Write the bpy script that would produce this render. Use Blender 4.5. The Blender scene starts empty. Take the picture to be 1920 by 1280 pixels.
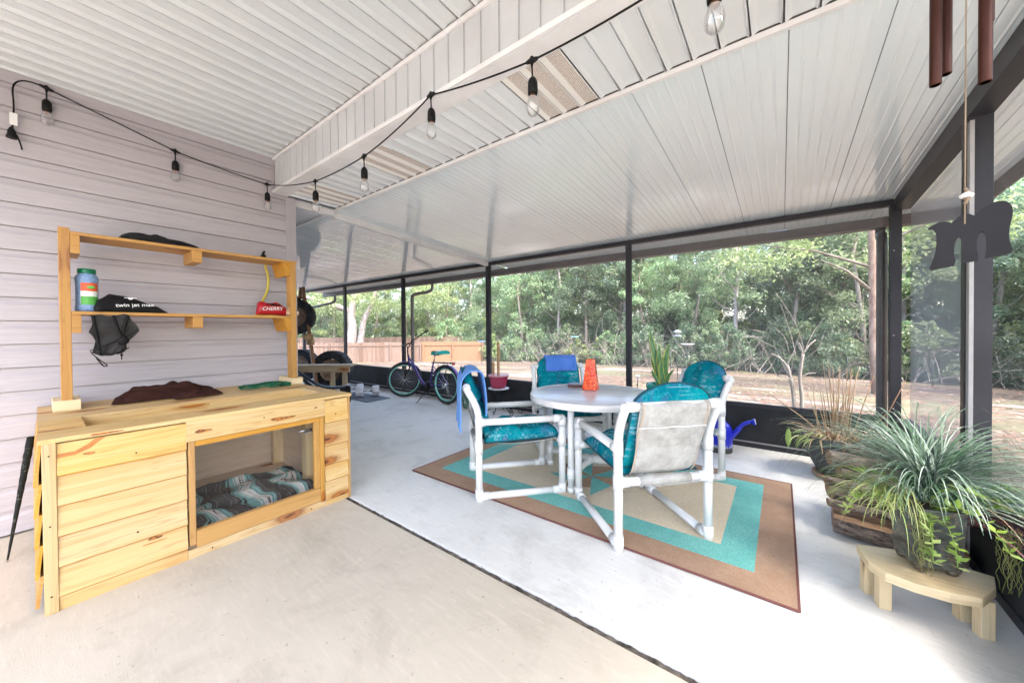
import bpy, bmesh, math, random
from mathutils import Matrix, Vector, noise
random.seed(7)
R = math.radians
S = bpy.context.scene
COL = S.collection

# ---------------------------------------------------------------- camera, sky, sun, exposure
CAMH = 1.28
cam = bpy.data.cameras.new('camera'); camo = bpy.data.objects.new('camera', cam); COL.objects.link(camo)
cam.sensor_width = 36.0; cam.lens = 12.578; cam.shift_y = -0.0081
cam.clip_start = 0.02; cam.clip_end = 600
camo.matrix_world = Matrix.Translation((0, 0, CAMH)) @ Matrix.Rotation(R(36.97), 4, 'Z') @ Matrix.Rotation(R(90 - .63), 4, 'X') @ Matrix.Rotation(R(-.43), 4, 'Z')
S.camera = camo
SUN_EL, SUN_AZ = 55.0, 104.0      # azimuth of the sun, degrees clockwise from +Y
w = bpy.data.worlds.new('World'); S.world = w; w.use_nodes = True
nt = w.node_tree
for n in list(nt.nodes): nt.nodes.remove(n)
sky = nt.nodes.new('ShaderNodeTexSky'); sky.sky_type = 'NISHITA'; sky.sun_disc = False
sky.sun_elevation = R(SUN_EL); sky.sun_rotation = R(SUN_AZ); sky.air_density = 1.0; sky.dust_density = 4.0; sky.ozone_density = 1.0
bg = nt.nodes.new('ShaderNodeBackground'); bg.inputs[1].default_value = 0.15
wo = nt.nodes.new('ShaderNodeOutputWorld')
nt.links.new(sky.outputs[0], bg.inputs[0]); nt.links.new(bg.outputs[0], wo.inputs[0])
sl = bpy.data.lights.new('sun', 'SUN'); sl.energy = .85; sl.angle = R(10); sl.color = (1.0, .975, .94)
so = bpy.data.objects.new('sun', sl); COL.objects.link(so)
sd = Vector((math.sin(R(SUN_AZ)) * math.cos(R(SUN_EL)), math.cos(R(SUN_AZ)) * math.cos(R(SUN_EL)), math.sin(R(SUN_EL))))
so.rotation_euler = sd.to_track_quat('Z', 'Y').to_euler(); so.location = sd * 50
S.view_settings.view_transform = 'Standard'; S.view_settings.look = 'None'
S.view_settings.exposure = 3.05; S.view_settings.gamma = 1.0; S.view_settings.use_curve_mapping = False
S.cycles.max_bounces = 10; S.cycles.diffuse_bounces = 6; S.cycles.transparent_max_bounces = 16
S.cycles.use_denoising = True

# ---------------------------------------------------------------- materials
def mat(name):
    m = bpy.data.materials.new(name); m.use_nodes = True
    t = m.node_tree
    return m, t, t.nodes['Principled BSDF']
def N(t, k, **kw):
    n = t.nodes.new(k)
    for a, b in kw.items(): setattr(n, a, b)
    return n
def C4(c): return (c[0], c[1], c[2], 1)
def mixc(t, fac, a, b, mode='MIX'):
    n = N(t, 'ShaderNodeMix', data_type='RGBA', blend_type=mode)
    for i, v in ((0, fac), (6, a), (7, b)):
        if isinstance(v, bpy.types.NodeSocket): t.links.new(v, n.inputs[i])
        elif i == 0: n.inputs[0].default_value = v
        else: n.inputs[i].default_value = C4(v)
    return n.outputs[2]
def ramp(t, src, stops, interp='LINEAR'):
    n = N(t, 'ShaderNodeValToRGB'); n.color_ramp.interpolation = interp
    e = n.color_ramp.elements
    while len(e) > 1: e.remove(e[0])
    e[0].position = stops[0][0]; e[0].color = C4(stops[0][1]) if not isinstance(stops[0][1], (int, float)) else (stops[0][1],) * 3 + (1,)
    for p, c in stops[1:]:
        x = e.new(p); x.color = C4(c) if not isinstance(c, (int, float)) else (c, c, c, 1)
    t.links.new(src, n.inputs[0]); return n.outputs[0]
def coords(t, kind='Object', scale=(1, 1, 1), loc=(0, 0, 0), rot=(0, 0, 0)):
    tc = N(t, 'ShaderNodeTexCoord'); mp = N(t, 'ShaderNodeMapping')
    mp.inputs['Scale'].default_value = scale; mp.inputs['Location'].default_value = loc; mp.inputs['Rotation'].default_value = rot
    t.links.new(tc.outputs[kind], mp.inputs[0]); return mp.outputs[0]
def noi(t, vec, scale, detail=4, rough=.6, dist=0):
    n = N(t, 'ShaderNodeTexNoise'); n.inputs['Scale'].default_value = scale; n.inputs['Detail'].default_value = detail
    n.inputs['Roughness'].default_value = rough; n.inputs['Distortion'].default_value = dist
    t.links.new(vec, n.inputs['Vector']); return n.outputs['Fac']
def math2(t, op, a, b=0.0, c=None):
    n = N(t, 'ShaderNodeMath', operation=op)
    for i, v in enumerate((a, b) if c is None else (a, b, c)):
        if isinstance(v, bpy.types.NodeSocket): t.links.new(v, n.inputs[i])
        else: n.inputs[i].default_value = v
    return n.outputs[0]
def bump(t, b, h, strength=.3, dist=.01):
    n = N(t, 'ShaderNodeBump'); n.inputs['Strength'].default_value = strength; n.inputs['Distance'].default_value = dist
    t.links.new(h, n.inputs['Height']); t.links.new(n.outputs[0], b.inputs['Normal'])
def simple(name, c, rough=.5, c2=None, sc=6, metal=0, bs=0, bsc=80, spec=.5, lo=.35, hi=.65, space='Object', stretch=(1, 1, 1), coat=0):
    m, t, b = mat(name)
    if max(c) < .06 and spec == .5: spec = .18
    b.inputs['Roughness'].default_value = rough; b.inputs['Metallic'].default_value = metal; b.inputs['Specular IOR Level'].default_value = spec
    b.inputs['Coat Weight'].default_value = coat
    v = coords(t, space, stretch)
    if c2 is None: c2 = tuple(x * .82 for x in c)
    f = ramp(t, noi(t, v, sc), [(lo, 0.0), (hi, 1.0)])
    t.links.new(mixc(t, f, c, c2), b.inputs['Base Color'])
    if bs: bump(t, b, noi(t, v, bsc, 3), bs, .004)
    return m
def wood(name, light, mid, dark, knots=.55, rough=.55, fine=1.0):
    m, t, b = mat(name); b.inputs['Roughness'].default_value = rough
    uv = N(t, 'ShaderNodeUVMap').outputs[0]
    def mp(s):
        n = N(t, 'ShaderNodeMapping'); n.inputs['Scale'].default_value = s; t.links.new(uv, n.inputs[0]); return n.outputs[0]
    g1 = noi(t, mp((.9, 14, 1)), 1.0, 3, .5, .8)
    w1 = N(t, 'ShaderNodeMath', operation='FRACT'); t.links.new(math2(t, 'MULTIPLY', g1, 7.0), w1.inputs[0])
    g2 = noi(t, mp((3, 160, 1)), 1.0, 3, .6)
    c = mixc(t, ramp(t, g1, [(.3, 0.0), (.7, 1.0)]), light, mid)
    c = mixc(t, ramp(t, w1.outputs[0], [(.0, 0.0), (.72, .0), (.93, .42), (1, .0)]), c, dark)
    c = mixc(t, ramp(t, g2, [(.45, 0.0), (.75, .22 * fine)]), c, dark)
    vo = N(t, 'ShaderNodeTexVoronoi', voronoi_dimensions='2D'); vo.inputs['Scale'].default_value = 1; t.links.new(mp((1.5, 4.2, 1)), vo.inputs['Vector'])
    sep = N(t, 'ShaderNodeSeparateColor'); t.links.new(vo.outputs['Color'], sep.inputs[0])
    on = math2(t, 'GREATER_THAN', sep.outputs[0], 1 - knots)
    dn = math2(t, 'ADD', vo.outputs['Distance'], math2(t, 'MULTIPLY', noi(t, mp((20, 40, 1)), 1.0, 2), .09))
    kn = math2(t, 'MULTIPLY', on, ramp(t, dn, [(.0, 1.0), (.15, 1.0), (.19, .5), (.30, 0.0)]))
    kc = ramp(t, dn, [(.07, (.10, .035, .012)), (.12, (.42, .15, .035)), (.16, (.24, .09, .02)), (.26, (.52, .24, .07))])
    c = mixc(t, kn, c, kc)
    gi = N(t, 'ShaderNodeNewGeometry'); hs = N(t, 'ShaderNodeHueSaturation'); t.links.new(c, hs.inputs['Color'])
    t.links.new(math2(t, 'ADD', math2(t, 'MULTIPLY', gi.outputs['Random Per Island'], .22), .86), hs.inputs['Value'])
    t.links.new(math2(t, 'ADD', math2(t, 'MULTIPLY', gi.outputs['Random Per Island'], .30), .85), hs.inputs['Saturation'])
    t.links.new(hs.outputs[0], b.inputs['Base Color'])
    bump(t, b, g2, .2, .002)
    return m
def glassy(name, tint=(1, 1, 1), rough=.02, refl=.12, alpha=.9):
    m = bpy.data.materials.new(name); m.use_nodes = True; t = m.node_tree
    for n in list(t.nodes): t.nodes.remove(n)
    o = N(t, 'ShaderNodeOutputMaterial'); tr = N(t, 'ShaderNodeBsdfTransparent'); gl = N(t, 'ShaderNodeBsdfGlossy')
    tr.inputs[0].default_value = C4(tint); gl.inputs['Roughness'].default_value = rough
    fr = N(t, 'ShaderNodeFresnel'); fr.inputs[0].default_value = 1.5
    mx = N(t, 'ShaderNodeMixShader'); t.links.new(math2(t, 'ADD', math2(t, 'MULTIPLY', fr.outputs[0], .6), refl), mx.inputs[0])
    t.links.new(tr.outputs[0], mx.inputs[1]); t.links.new(gl.outputs[0], mx.inputs[2]); t.links.new(mx.outputs[0], o.inputs[0])
    return m
def meshy(name, c, cover, weave=None):
    m = bpy.data.materials.new(name); m.use_nodes = True; t = m.node_tree
    b = t.nodes['Principled BSDF']; o = t.nodes['Material Output']
    b.inputs['Base Color'].default_value = C4(c); b.inputs['Roughness'].default_value = .6
    tr = N(t, 'ShaderNodeBsdfTransparent'); mx = N(t, 'ShaderNodeMixShader')
    if weave:
        v = coords(t, 'Object'); a = noi(t, v, weave, 1)
        t.links.new(ramp(t, a, [(.5 - cover * .3, 0.0), (.5 - cover * .3 + .08, 1.0)]), mx.inputs[0])
    else: mx.inputs[0].default_value = cover
    t.links.new(tr.outputs[0], mx.inputs[1]); t.links.new(b.outputs[0], mx.inputs[2]); t.links.new(mx.outputs[0], o.inputs[0])
    return m

m_siding, t, b = mat('siding_vinyl'); b.inputs['Roughness'].default_value = .5
v = coords(t, 'Object', (1, 1.2, 22))
t.links.new(mixc(t, ramp(t, noi(t, v, 3.2, 6, .7), [(.35, 0.0), (.7, 1.0)]), (.42, .39, .418), (.355, .332, .355)), b.inputs['Base Color'])
bump(t, b, noi(t, coords(t, 'Object', (1, 3, 60)), 4, 5, .7), .25, .0025)
m_trim = simple('lilac_trim', (.40, .37, .40), .5, (.36, .335, .36), 5)

def panel_mat(name, base, grime, ymin, rough=.30, x0=0.0, per=.12, yend=1.39):
    m, t, b = mat(name); b.inputs['Roughness'].default_value = rough
    tc = N(t, 'ShaderNodeTexCoord'); sp = N(t, 'ShaderNodeSeparateXYZ'); t.links.new(tc.outputs['Object'], sp.inputs[0])
    fx = math2(t, 'FRACT', math2(t, 'DIVIDE', math2(t, 'SUBTRACT', sp.outputs[0], x0 - 50 * per), per))
    g = math2(t, 'GREATER_THAN', math2(t, 'ABSOLUTE', math2(t, 'SUBTRACT', fx, .5)), .455)
    n1 = noi(t, coords(t, 'Object', (9, 1.2, 1)), 2, 4)
    yy = math2(t, 'MULTIPLY', math2(t, 'SUBTRACT', math2(t, 'ADD', sp.outputs[1], math2(t, 'MULTIPLY', n1, .12)), ymin), 1 / (yend + .06 - ymin))
    yy = N(t, 'ShaderNodeClamp'); 
    src = math2(t, 'MULTIPLY', math2(t, 'SUBTRACT', math2(t, 'ADD', sp.outputs[1], math2(t, 'MULTIPLY', n1, .12)), ymin), 1 / (yend + .06 - ymin))
    t.links.new(src, yy.inputs[0])
    f = math2(t, 'MULTIPLY', math2(t, 'MULTIPLY', g, yy.outputs[0]), .75)
    c = mixc(t, ramp(t, noi(t, coords(t, 'Object', (3, .6, 1)), 1.6, 5), [(.4, 0.0), (.8, .5)]), base, grime)
    c = mixc(t, f, c, (.09, .065, .045))
    c = mixc(t, ramp(t, noi(t, coords(t, 'Object'), 55, 2), [(.70, 0.0), (.76, .45)]), c, grime)
    t.links.new(c, b.inputs['Base Color']); return m
m_ceil = panel_mat('ceiling_vinyl', (.54, .575, .60), (.46, .475, .49), 1.26, x0=-1.374)
m_soff = panel_mat('soffit_vinyl', (.66, .70, .73), (.56, .565, .57), 1.88, x0=-1.314, yend=1.97)
m_white = simple('white_trim', (.70, .705, .72), .4, (.60, .59, .595), 3)
m_vent, t, b = mat('perforated_soffit'); b.inputs['Roughness'].default_value = .5
vo = N(t, 'ShaderNodeTexVoronoi'); vo.inputs['Scale'].default_value = 105; vo.inputs['Randomness'].default_value = .12
t.links.new(coords(t, 'Object'), vo.inputs['Vector'])
tcv = N(t, 'ShaderNodeTexCoord'); spv = N(t, 'ShaderNodeSeparateXYZ'); t.links.new(tcv.outputs['Object'], spv.inputs[0])
fxv = math2(t, 'FRACT', math2(t, 'DIVIDE', math2(t, 'SUBTRACT', spv.outputs[0], -1.314 - 50 * .12), .12))
bandv = math2(t, 'LESS_THAN', math2(t, 'ABSOLUTE', math2(t, 'SUBTRACT', fxv, .57)), .30)
t.links.new(mixc(t, math2(t, 'MULTIPLY', bandv, ramp(t, vo.outputs['Distance'], [(.40, 1.0), (.50, 0.0)])), (.70, .69, .67), (.33, .24, .18)), b.inputs['Base Color'])
m_roof, t, b = mat('porch_roof_aluminium'); b.inputs['Roughness'].default_value = .2; b.inputs['Specular IOR Level'].default_value = .8; b.inputs['Coat Weight'].default_value = .4; b.inputs['Coat Roughness'].default_value = .06
c = mixc(t, ramp(t, noi(t, coords(t, 'Object', (1, .5, 1)), .9, 5), [(.4, 0.0), (.75, 1.0)]), (.70, .77, .81), (.63, .70, .735))
c = mixc(t, ramp(t, noi(t, coords(t, 'Object', (26, 60, 1)), 1.0, 3, .6), [(.70, 0.0), (.78, .35)]), c, (.40, .40, .40))
t.links.new(c, b.inputs['Base Color'])
t.links.new(ramp(t, noi(t, coords(t, 'Object', (8, 3, 1)), 2.2, 4), [(.3, .05), (.8, .16)]), b.inputs['Roughness'])
bump(t, b, noi(t, coords(t, 'Object', (1, .35, 1)), 3, 2), .08, .01)
m_gap = simple('dark_joint', (.16, .155, .15), .9)
m_bronze = simple('bronze_aluminium', (.030, .029, .034), .40, (.040, .039, .046), 3, spec=.2)
m_bronze_in = simple('bronze_kick_panel', (.022, .023, .025), .5, (.036, .037, .040), 4)
m_silver = simple('pale_spline', (.35, .34, .34), .5)
m_screen = meshy('insect_screen', (.60, .62, .62), .09)
m_film = meshy('hazy_screen', (.50, .53, .62), .42)

def concrete(name, c1, c2, stain, rough=.75):
    m, t, b = mat(name); b.inputs['Roughness'].default_value = rough
    v = coords(t, 'Object')
    c = mixc(t, ramp(t, noi(t, v, 1.1, 6, .65), [(.35, 0.0), (.7, 1.0)]), c1, c2)
    c = mixc(t, ramp(t, noi(t, coords(t, 'Object', (1, 1, 1), (5, 3, 0)), 2.4, 7, .7, .6), [(.50, 0.0), (.72, .6)]), c, stain)
    c = mixc(t, ramp(t, noi(t, coords(t, 'Object', (1, 1, 1), (2, 9, 0)), 38, 3, .6), [(.66, 0.0), (.72, .55)]), c, tuple(x * .5 for x in stain))
    c = mixc(t, ramp(t, noi(t, v, 420, 2), [(.5, 0.0), (.75, .18)]), c, stain)
    t.links.new(c, b.inputs['Base Color'])
    c = mixc(t, ramp(t, noi(t, coords(t, 'Object', (3, 22, 1), (0, 0, 0), (0, 0, .6)), 2.2, 5, .7), [(.5, 0.0), (.7, .35)]), c, tuple(min(1, x * 1.2) for x in c2)); t.links.new(c, b.inputs['Base Color'])
    h = math2(t, 'ADD', noi(t, v, 160, 5, .7), math2(t, 'MULTIPLY', noi(t, coords(t, 'Object', (6, 60, 1), (0, 0, 0), (0, 0, .5)), 4, 3), .5))
    bump(t, b, h, .35, .002); return m
m_patio = concrete('tan_concrete', (.47, .42, .34), (.55, .495, .415), (.34, .295, .235))
m_porch = concrete('grey_concrete', (.585, .585, .565), (.67, .67, .65), (.36, .355, .34))
m_joint = simple('asphalt_joint', (.03, .027, .024), .95, (.16, .14, .12), 22)
m_ground, t, b = mat('leaf_litter'); b.inputs['Roughness'].default_value = .95
v = coords(t, 'Object')
c = mixc(t, ramp(t, noi(t, v, .9, 6, .7), [(.35, 0.0), (.65, 1.0)]), (.115, .080, .055), (.155, .118, .086))
c = mixc(t, ramp(t, noi(t, v, 14, 5, .8), [(.42, 0.0), (.62, 1.0)]), c, (.070, .043, .028))
c = mixc(t, ramp(t, noi(t, coords(t, 'Object', (.35, 1.3, 1)), .55, 5, .6), [(.57, 0.0), (.62, .8)]), c, (.27, .235, .21))
c = mixc(t, ramp(t, noi(t, coords(t, 'Object', (1, 1, 1), (9, 4, 0)), .28, 4), [(.5, 0.0), (.62, .8)]), c, (.14, .14, .075))
t.links.new(c, b.inputs['Base Color']); bump(t, b, noi(t, v, 30, 4, .8), .6, .03)

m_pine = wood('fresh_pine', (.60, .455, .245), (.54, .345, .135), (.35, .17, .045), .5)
m_knot, t, b = mat('pine_knot'); b.inputs['Roughness'].default_value = .5
t.links.new(mixc(t, ramp(t, noi(t, coords(t, 'Object', (1, 1, 1)), 38, 4, .6, 1.5), [(.42, 0.0), (.62, 1.0)]), (.42, .15, .03), (.09, .03, .01)), b.inputs['Base Color'])
m_resin = simple('resin_streak', (.50, .20, .045), .45, (.36, .12, .02), 30)
m_pine2 = wood('pale_pine_stool', (.78, .64, .40), (.70, .53, .28), (.48, .32, .13), .3)
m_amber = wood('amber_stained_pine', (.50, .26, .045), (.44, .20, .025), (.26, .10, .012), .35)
m_pineframe = wood('honey_pine_trim', (.50, .29, .09), (.44, .23, .06), (.27, .125, .025), .3)
m_oldwood = wood('weathered_lumber', (.52, .40, .25), (.44, .32, .18), (.25, .16, .08), .3)
m_redwood = wood('brown_stained_post', (.30, .13, .05), (.24, .10, .035), (.12, .05, .02), .25)
m_pvc = simple('white_pvc', (.70, .705, .70), .28, (.66, .66, .65), 2)
m_blackpl = simple('black_rubber', (.007, .007, .007), .5)
m_blackmet = simple('black_metal', (.010, .009, .009), .35, (.018, .016, .016), 8, metal=.4)
m_glass = glassy('clear_glass', (.97, .97, .97), .05, .06)
m_pane = glassy('window_pane_glass', (.96, .96, .96), .03, .0)
m_brass = simple('bulb_cap', (.45, .22, .12), .3, metal=.7)

# teal cushion fabric with brush strokes
m_teal, t, b = mat('teal_print_fabric'); b.inputs['Roughness'].default_value = .95; b.inputs['Specular IOR Level'].default_value = .08
v = coords(t, 'Object')
c = mixc(t, ramp(t, noi(t, v, 5, 3), [(.4, 0.0), (.6, 1.0)]), (.0, .22, .26), (.0, .14, .20))
st = noi(t, coords(t, 'Object', (1.6, 34, 34), (0, 0, 0), (.1, .2, .15)), 1.2, 2, .6, .7)
pt = ramp(t, noi(t, coords(t, 'Object', (1, 1, 1), (3, 3, 3)), 4.5, 2), [(.50, 0.0), (.55, 1.0)])
c = mixc(t, math2(t, 'MULTIPLY', pt, ramp(t, st, [(.5, 0.0), (.58, .5)])), c, (.34, .50, .58))
pt2 = ramp(t, noi(t, coords(t, 'Object', (1, 1, 1), (7, 1, 5)), 6, 2), [(.56, 0.0), (.62, 1.0)])
st2 = noi(t, coords(t, 'Object', (60, 3, 9), (0, 2, 0), (.1, .6, .2)), 1.5, 2, .6, .7)
c = mixc(t, math2(t, 'MULTIPLY', pt2, ramp(t, st2, [(.47, 0.0), (.55, .5)])), c, (.09, .08, .26))
sw = ramp(t, noi(t, coords(t, 'Object', (1, 1, 1), (0, 8, 2)), 6.5, 2, .5, 3.5), [(.47, 0.0), (.5, .55), (.53, 0.0)])
c = mixc(t, sw, c, (.06, .36, .42))
t.links.new(c, b.inputs['Base Color']); hh = math2(t, 'ADD', noi(t, v, 14, 3, .6), math2(t, 'MULTIPLY', noi(t, v, 420, 2), .12))
bump(t, b, hh, .45, .015)
m_sling, t, b = mat('mildewed_sling_fabric'); b.inputs['Roughness'].default_value = .85
v = coords(t, 'Object')
c = mixc(t, ramp(t, noi(t, v, 9, 6, .75), [(.40, 0.0), (.72, 1.0)]), (.43, .43, .41), (.24, .23, .21))
c = mixc(t, ramp(t, noi(t, v, 60, 4, .7), [(.5, 0.0), (.7, .45)]), c, (.36, .34, .31))
t.links.new(c, b.inputs['Base Color']); bump(t, b, noi(t, v, 6, 2), .5, .02)
m_sling2 = simple('tan_sling_underside', (.34, .28, .22), .85, (.42, .35, .28), 8)
def terry(name, c1, c2, sc=90):
    m = simple(name, c1, .95, c2, 5, bs=.9, bsc=sc * 3); return m
m_btowel = terry('blue_terry', (.10, .25, .62), (.14, .32, .70))
m_btowel2 = terry('royal_blue_terry', (.05, .16, .52), (.08, .20, .60))
m_brown = terry('brown_terry', (.026, .008, .006), (.045, .017, .012), 60)
def pile(name, a, b2):
    m, t, b = mat(name); b.inputs['Roughness'].default_value = .98; b.inputs['Specular IOR Level'].default_value = .1
    v = coords(t, 'Object')
    c = mixc(t, ramp(t, noi(t, v, 3.5, 6, .75), [(.35, 0.0), (.68, 1.0)]), a, b2)
    c = mixc(t, ramp(t, noi(t, v, 120, 3, .8), [(.40, 0.0), (.62, .7)]), c, tuple(x * .62 for x in a))
    c = mixc(t, ramp(t, noi(t, coords(t, 'Object', (1, 1, 1), (4, 4, 0)), 90, 3, .7), [(.55, 0.0), (.75, .4)]), c, tuple(min(1, x * 1.35) for x in b2))
    t.links.new(c, b.inputs['Base Color']); bump(t, b, noi(t, v, 190, 4, .7), .9, .006); return m
m_rugb = pile('rug_brown_pile', (.46, .31, .215), (.33, .205, .135))
m_rugt = pile('rug_teal_pile', (.15, .46, .42), (.23, .55, .50))
m_rugc = pile('rug_cream_pile', (.72, .62, .46), (.62, .52, .37))
m_tyre = simple('tyre_rubber', (.022, .023, .026), .75, (.05, .05, .055), 9, bs=.5, bsc=60)
m_rim = simple('dusty_steel_rim', (.34, .24, .17), .45, (.22, .14, .09), 6, metal=.3)
m_mint = simple('mint_paint', (.22, .62, .54), .35)
m_tealvinyl = simple('turquoise_vinyl', (.0, .42, .40), .4)
m_purple = simple('dark_purple_paint', (.075, .05, .19), .25, (.09, .06, .24), 4, metal=.2)
m_chrome = simple('chrome', (.6, .6, .62), .2, metal=.95)
m_red = simple('red_plastic', (.55, .02, .015), .3)
m_dumb = simple('pale_grey_vinyl', (.55, .56, .60), .5, (.48, .49, .53), 20)
m_mat = simple('grey_foam', (.16, .18, .21), .8)
m_pink = simple('maroon_plastic', (.36, .035, .08), .38, (.30, .03, .065), 5)
m_pinkrim = simple('pale_rose_rim', (.62, .32, .34), .4)
m_soil = simple('potting_soil', (.06, .035, .022), .95, (.10, .06, .04), 30, bs=.8, bsc=60)
m_cane = simple('cane_bark', (.30, .17, .08), .8, (.44, .28, .15), 22, stretch=(1, 1, 3))
m_greenglaze = simple('green_glaze', (.05, .13, .08), .2, (.08, .18, .12), 5)
m_blueglaze, t, b = mat('blue_enamel'); b.inputs['Roughness'].default_value = .15
tc = N(t, 'ShaderNodeTexCoord'); sp = N(t, 'ShaderNodeSeparateXYZ'); t.links.new(tc.outputs['Object'], sp.inputs[0])
lowm = ramp(t, math2(t, 'ADD', sp.outputs[2], math2(t, 'MULTIPLY', noi(t, coords(t, 'Object', (60, 60, 14)), 1.0, 3), .16)), [(.15, 1.0), (.17, 0.0)])
t.links.new(mixc(t, lowm, (.02, .03, .50), (.30, .34, .42)), b.inputs['Base Color'])
m_tealpot = simple('teal_glaze', (.02, .30, .27), .2)
m_slate, t, b = mat('slate_marble'); b.inputs['Roughness'].default_value = .22
v = coords(t, 'Object')
c = mixc(t, ramp(t, noi(t, v, 8, 6, .7, 1.0), [(.4, 0.0), (.65, 1.0)]), (.05, .056, .05), (.13, .14, .125))
c = mixc(t, ramp(t, noi(t, coords(t, 'Object', (1, 1, 2.5)), 7, 4, .6, 2.0), [(.485, 0.0), (.5, .8), (.515, 0.0)]), c, (.34, .21, .09))
t.links.new(c, b.inputs['Base Color']); bump(t, b, noi(t, v, 10, 5), .3, .01)
m_foot = simple('bronze_foot', (.13, .11, .08), .3, metal=.4)
m_greybowl = simple('grey_bowl_glaze', (.055, .056, .058), .5, (.08, .08, .083), 5, bs=.2, bsc=30)
m_terra = simple('terracotta', (.42, .25, .17), .85)
m_chime = simple('copper_tube', (.045, .016, .011), .4, (.06, .022, .015), 6, metal=.4)
m_mletter = simple('dark_slate_letter', (.014, .014, .016), .6, (.020, .020, .023), 4)
m_twine = simple('jute_twine', (.26, .20, .14), .9)
m_bark, t, b = mat('log_bark'); b.inputs['Roughness'].default_value = .95
v = coords(t, 'Object', (4, 1, 1))
c = mixc(t, ramp(t, noi(t, coords(t, 'Object', (1, 2.6, 2.6)), 12, 6, .75, .5), [(.38, 0.0), (.62, 1.0)]), (.05, .028, .02), (.34, .28, .235))
t.links.new(c, b.inputs['Base Color']); bump(t, b, noi(t, coords(t, 'Object', (1, 2.6, 2.6)), 14, 6, .75), 1.0, .02)
m_logend = simple('split_log_wood', (.34, .22, .14), .9, (.20, .115, .065), 16, stretch=(.4, 3, 3), bs=.5, bsc=40)
m_tbark = simple('tree_bark', (.15, .12, .095), .95, (.28, .25, .22), 7, stretch=(1, 1, .35), bs=.8, bsc=18)
m_palebark = simple('pale_oak_bark', (.42, .38, .38), .95, (.25, .21, .19), 5, stretch=(1, 1, .5), bs=.8, bsc=18)
def leafmat(name, ca, cb, cc, trans=.45, blade=False):
    m = bpy.data.materials.new(name); m.use_nodes = True; t = m.node_tree
    b = t.nodes['Principled BSDF']; o = t.nodes['Material Output']
    b.inputs['Roughness'].default_value = .5
    oi = N(t, 'ShaderNodeObjectInfo'); tc = N(t, 'ShaderNodeTexCoord')
    g = N(t, 'ShaderNodeNewGeometry')
    f1 = ramp(t, noi(t, g.outputs['Position'], .45 if not blade else 9, 3), [(.35, 0.0), (.65, 1.0)])
    wn = N(t, 'ShaderNodeTexWhiteNoise'); 
    t.links.new(g.outputs['Random Per Island'], wn.inputs['Vector'])
    c = mixc(t, f1, ca, cb)
    c = mixc(t, ramp(t, wn.outputs['Value'], [(.35 if blade else .55, 0.0), (.95, 1.0)]), c, cc)
    hsv = N(t, 'ShaderNodeHueSaturation'); t.links.new(c, hsv.inputs['Color'])
    t.links.new(math2(t, 'ADD', math2(t, 'MULTIPLY', oi.outputs['Random'], .5), .75), hsv.inputs['Value'])
    t.links.new(math2(t, 'ADD', math2(t, 'MULTIPLY', oi.outputs['Random'], .04), .48), hsv.inputs['Hue'])
    t.links.new(hsv.outputs[0], b.inputs['Base Color'])
    tl = N(t, 'ShaderNodeBsdfTranslucent'); t.links.new(hsv.outputs[0], tl.inputs[0])
    mx = N(t, 'ShaderNodeMixShader'); mx.inputs[0].default_value = trans
    t.links.new(b.outputs[0], mx.inputs[1]); t.links.new(tl.outputs[0], mx.inputs[2]); t.links.new(mx.outputs[0], o.inputs[0])
    return m
m_leaf = leafmat('oak_leaves', (.17, .265, .125), (.225, .325, .17), (.46, .52, .35), .5)
m_leafy = leafmat('yellow_green_leaves', (.29, .36, .14), (.23, .31, .13), (.50, .53, .31), .5)
m_leafd = leafmat('dark_leaves', (.11, .175, .10), (.145, .215, .13), (.30, .35, .26), .5)
m_twig = simple('grey_brown_twigs', (.27, .23, .20), .95, (.40, .36, .32), 9)
m_litter = leafmat('fallen_leaves', (.17, .085, .05), (.22, .13, .08), (.32, .23, .16), .1)
m_grassb = leafmat('blue_green_blades', (.10, .20, .11), (.17, .30, .19), (.62, .74, .62), .25, True)
m_grassy = leafmat('lime_blades', (.28, .34, .10), (.20, .27, .08), (.45, .46, .20), .35, True)
m_succ = leafmat('lime_leaves', (.30, .42, .06), (.20, .32, .08), (.42, .50, .20), .3, True)
m_dark_bl = leafmat('dark_blades', (.02, .05, .04), (.04, .07, .05), (.09, .12, .10), .2, True)
m_straw = leafmat('dry_straw', (.50, .34, .20), (.62, .47, .31), (.42, .22, .11), .2, True)
m_purpleb = leafmat('maroon_blades', (.16, .03, .05), (.10, .05, .06), (.30, .12, .10), .2, True)
m_snake = simple('sansevieria_green', (.05, .15, .05), .4, (.12, .25, .10), 30, stretch=(1, 1, .6))
m_snakeedge = simple('sansevieria_edge', (.55, .55, .12), .4)
m_fence, t, b = mat('fence_boards'); b.inputs['Roughness'].default_value = .9
v = coords(t, 'UV', (1, 1, 1))
c = mixc(t, ramp(t, noi(t, coords(t, 'UV', (.6, 5, 1)), 1.6, 4), [(.35, 0.0), (.65, 1.0)]), (.185, .125, .10), (.23, .17, .14))
c = mixc(t, ramp(t, noi(t, coords(t, 'UV', (2, 40, 1)), 1.0, 4), [(.5, 0.0), (.7, .6)]), c, (.16, .09, .06))
gi = N(t, 'ShaderNodeNewGeometry'); c = mixc(t, ramp(t, gi.outputs['Random Per Island'], [(.3, 0.0), (1, .7)]), c, (.13, .075, .05))
t.links.new(c, b.inputs['Base Color'])
m_fence2 = simple('new_cedar_boards', (.22, .12, .065), .85, (.27, .155, .09), 3, space='UV', stretch=(.4, 9, 1))
m_wire = simple('green_wire', (.04, .07, .06), .5, metal=.3)
m_serape, t, b = mat('striped_serape_blanket'); b.inputs['Roughness'].default_value = .95
uv = N(t, 'ShaderNodeUVMap').outputs[0]; sp = N(t, 'ShaderNodeSeparateXYZ'); t.links.new(uv, sp.inputs[0])
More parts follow.
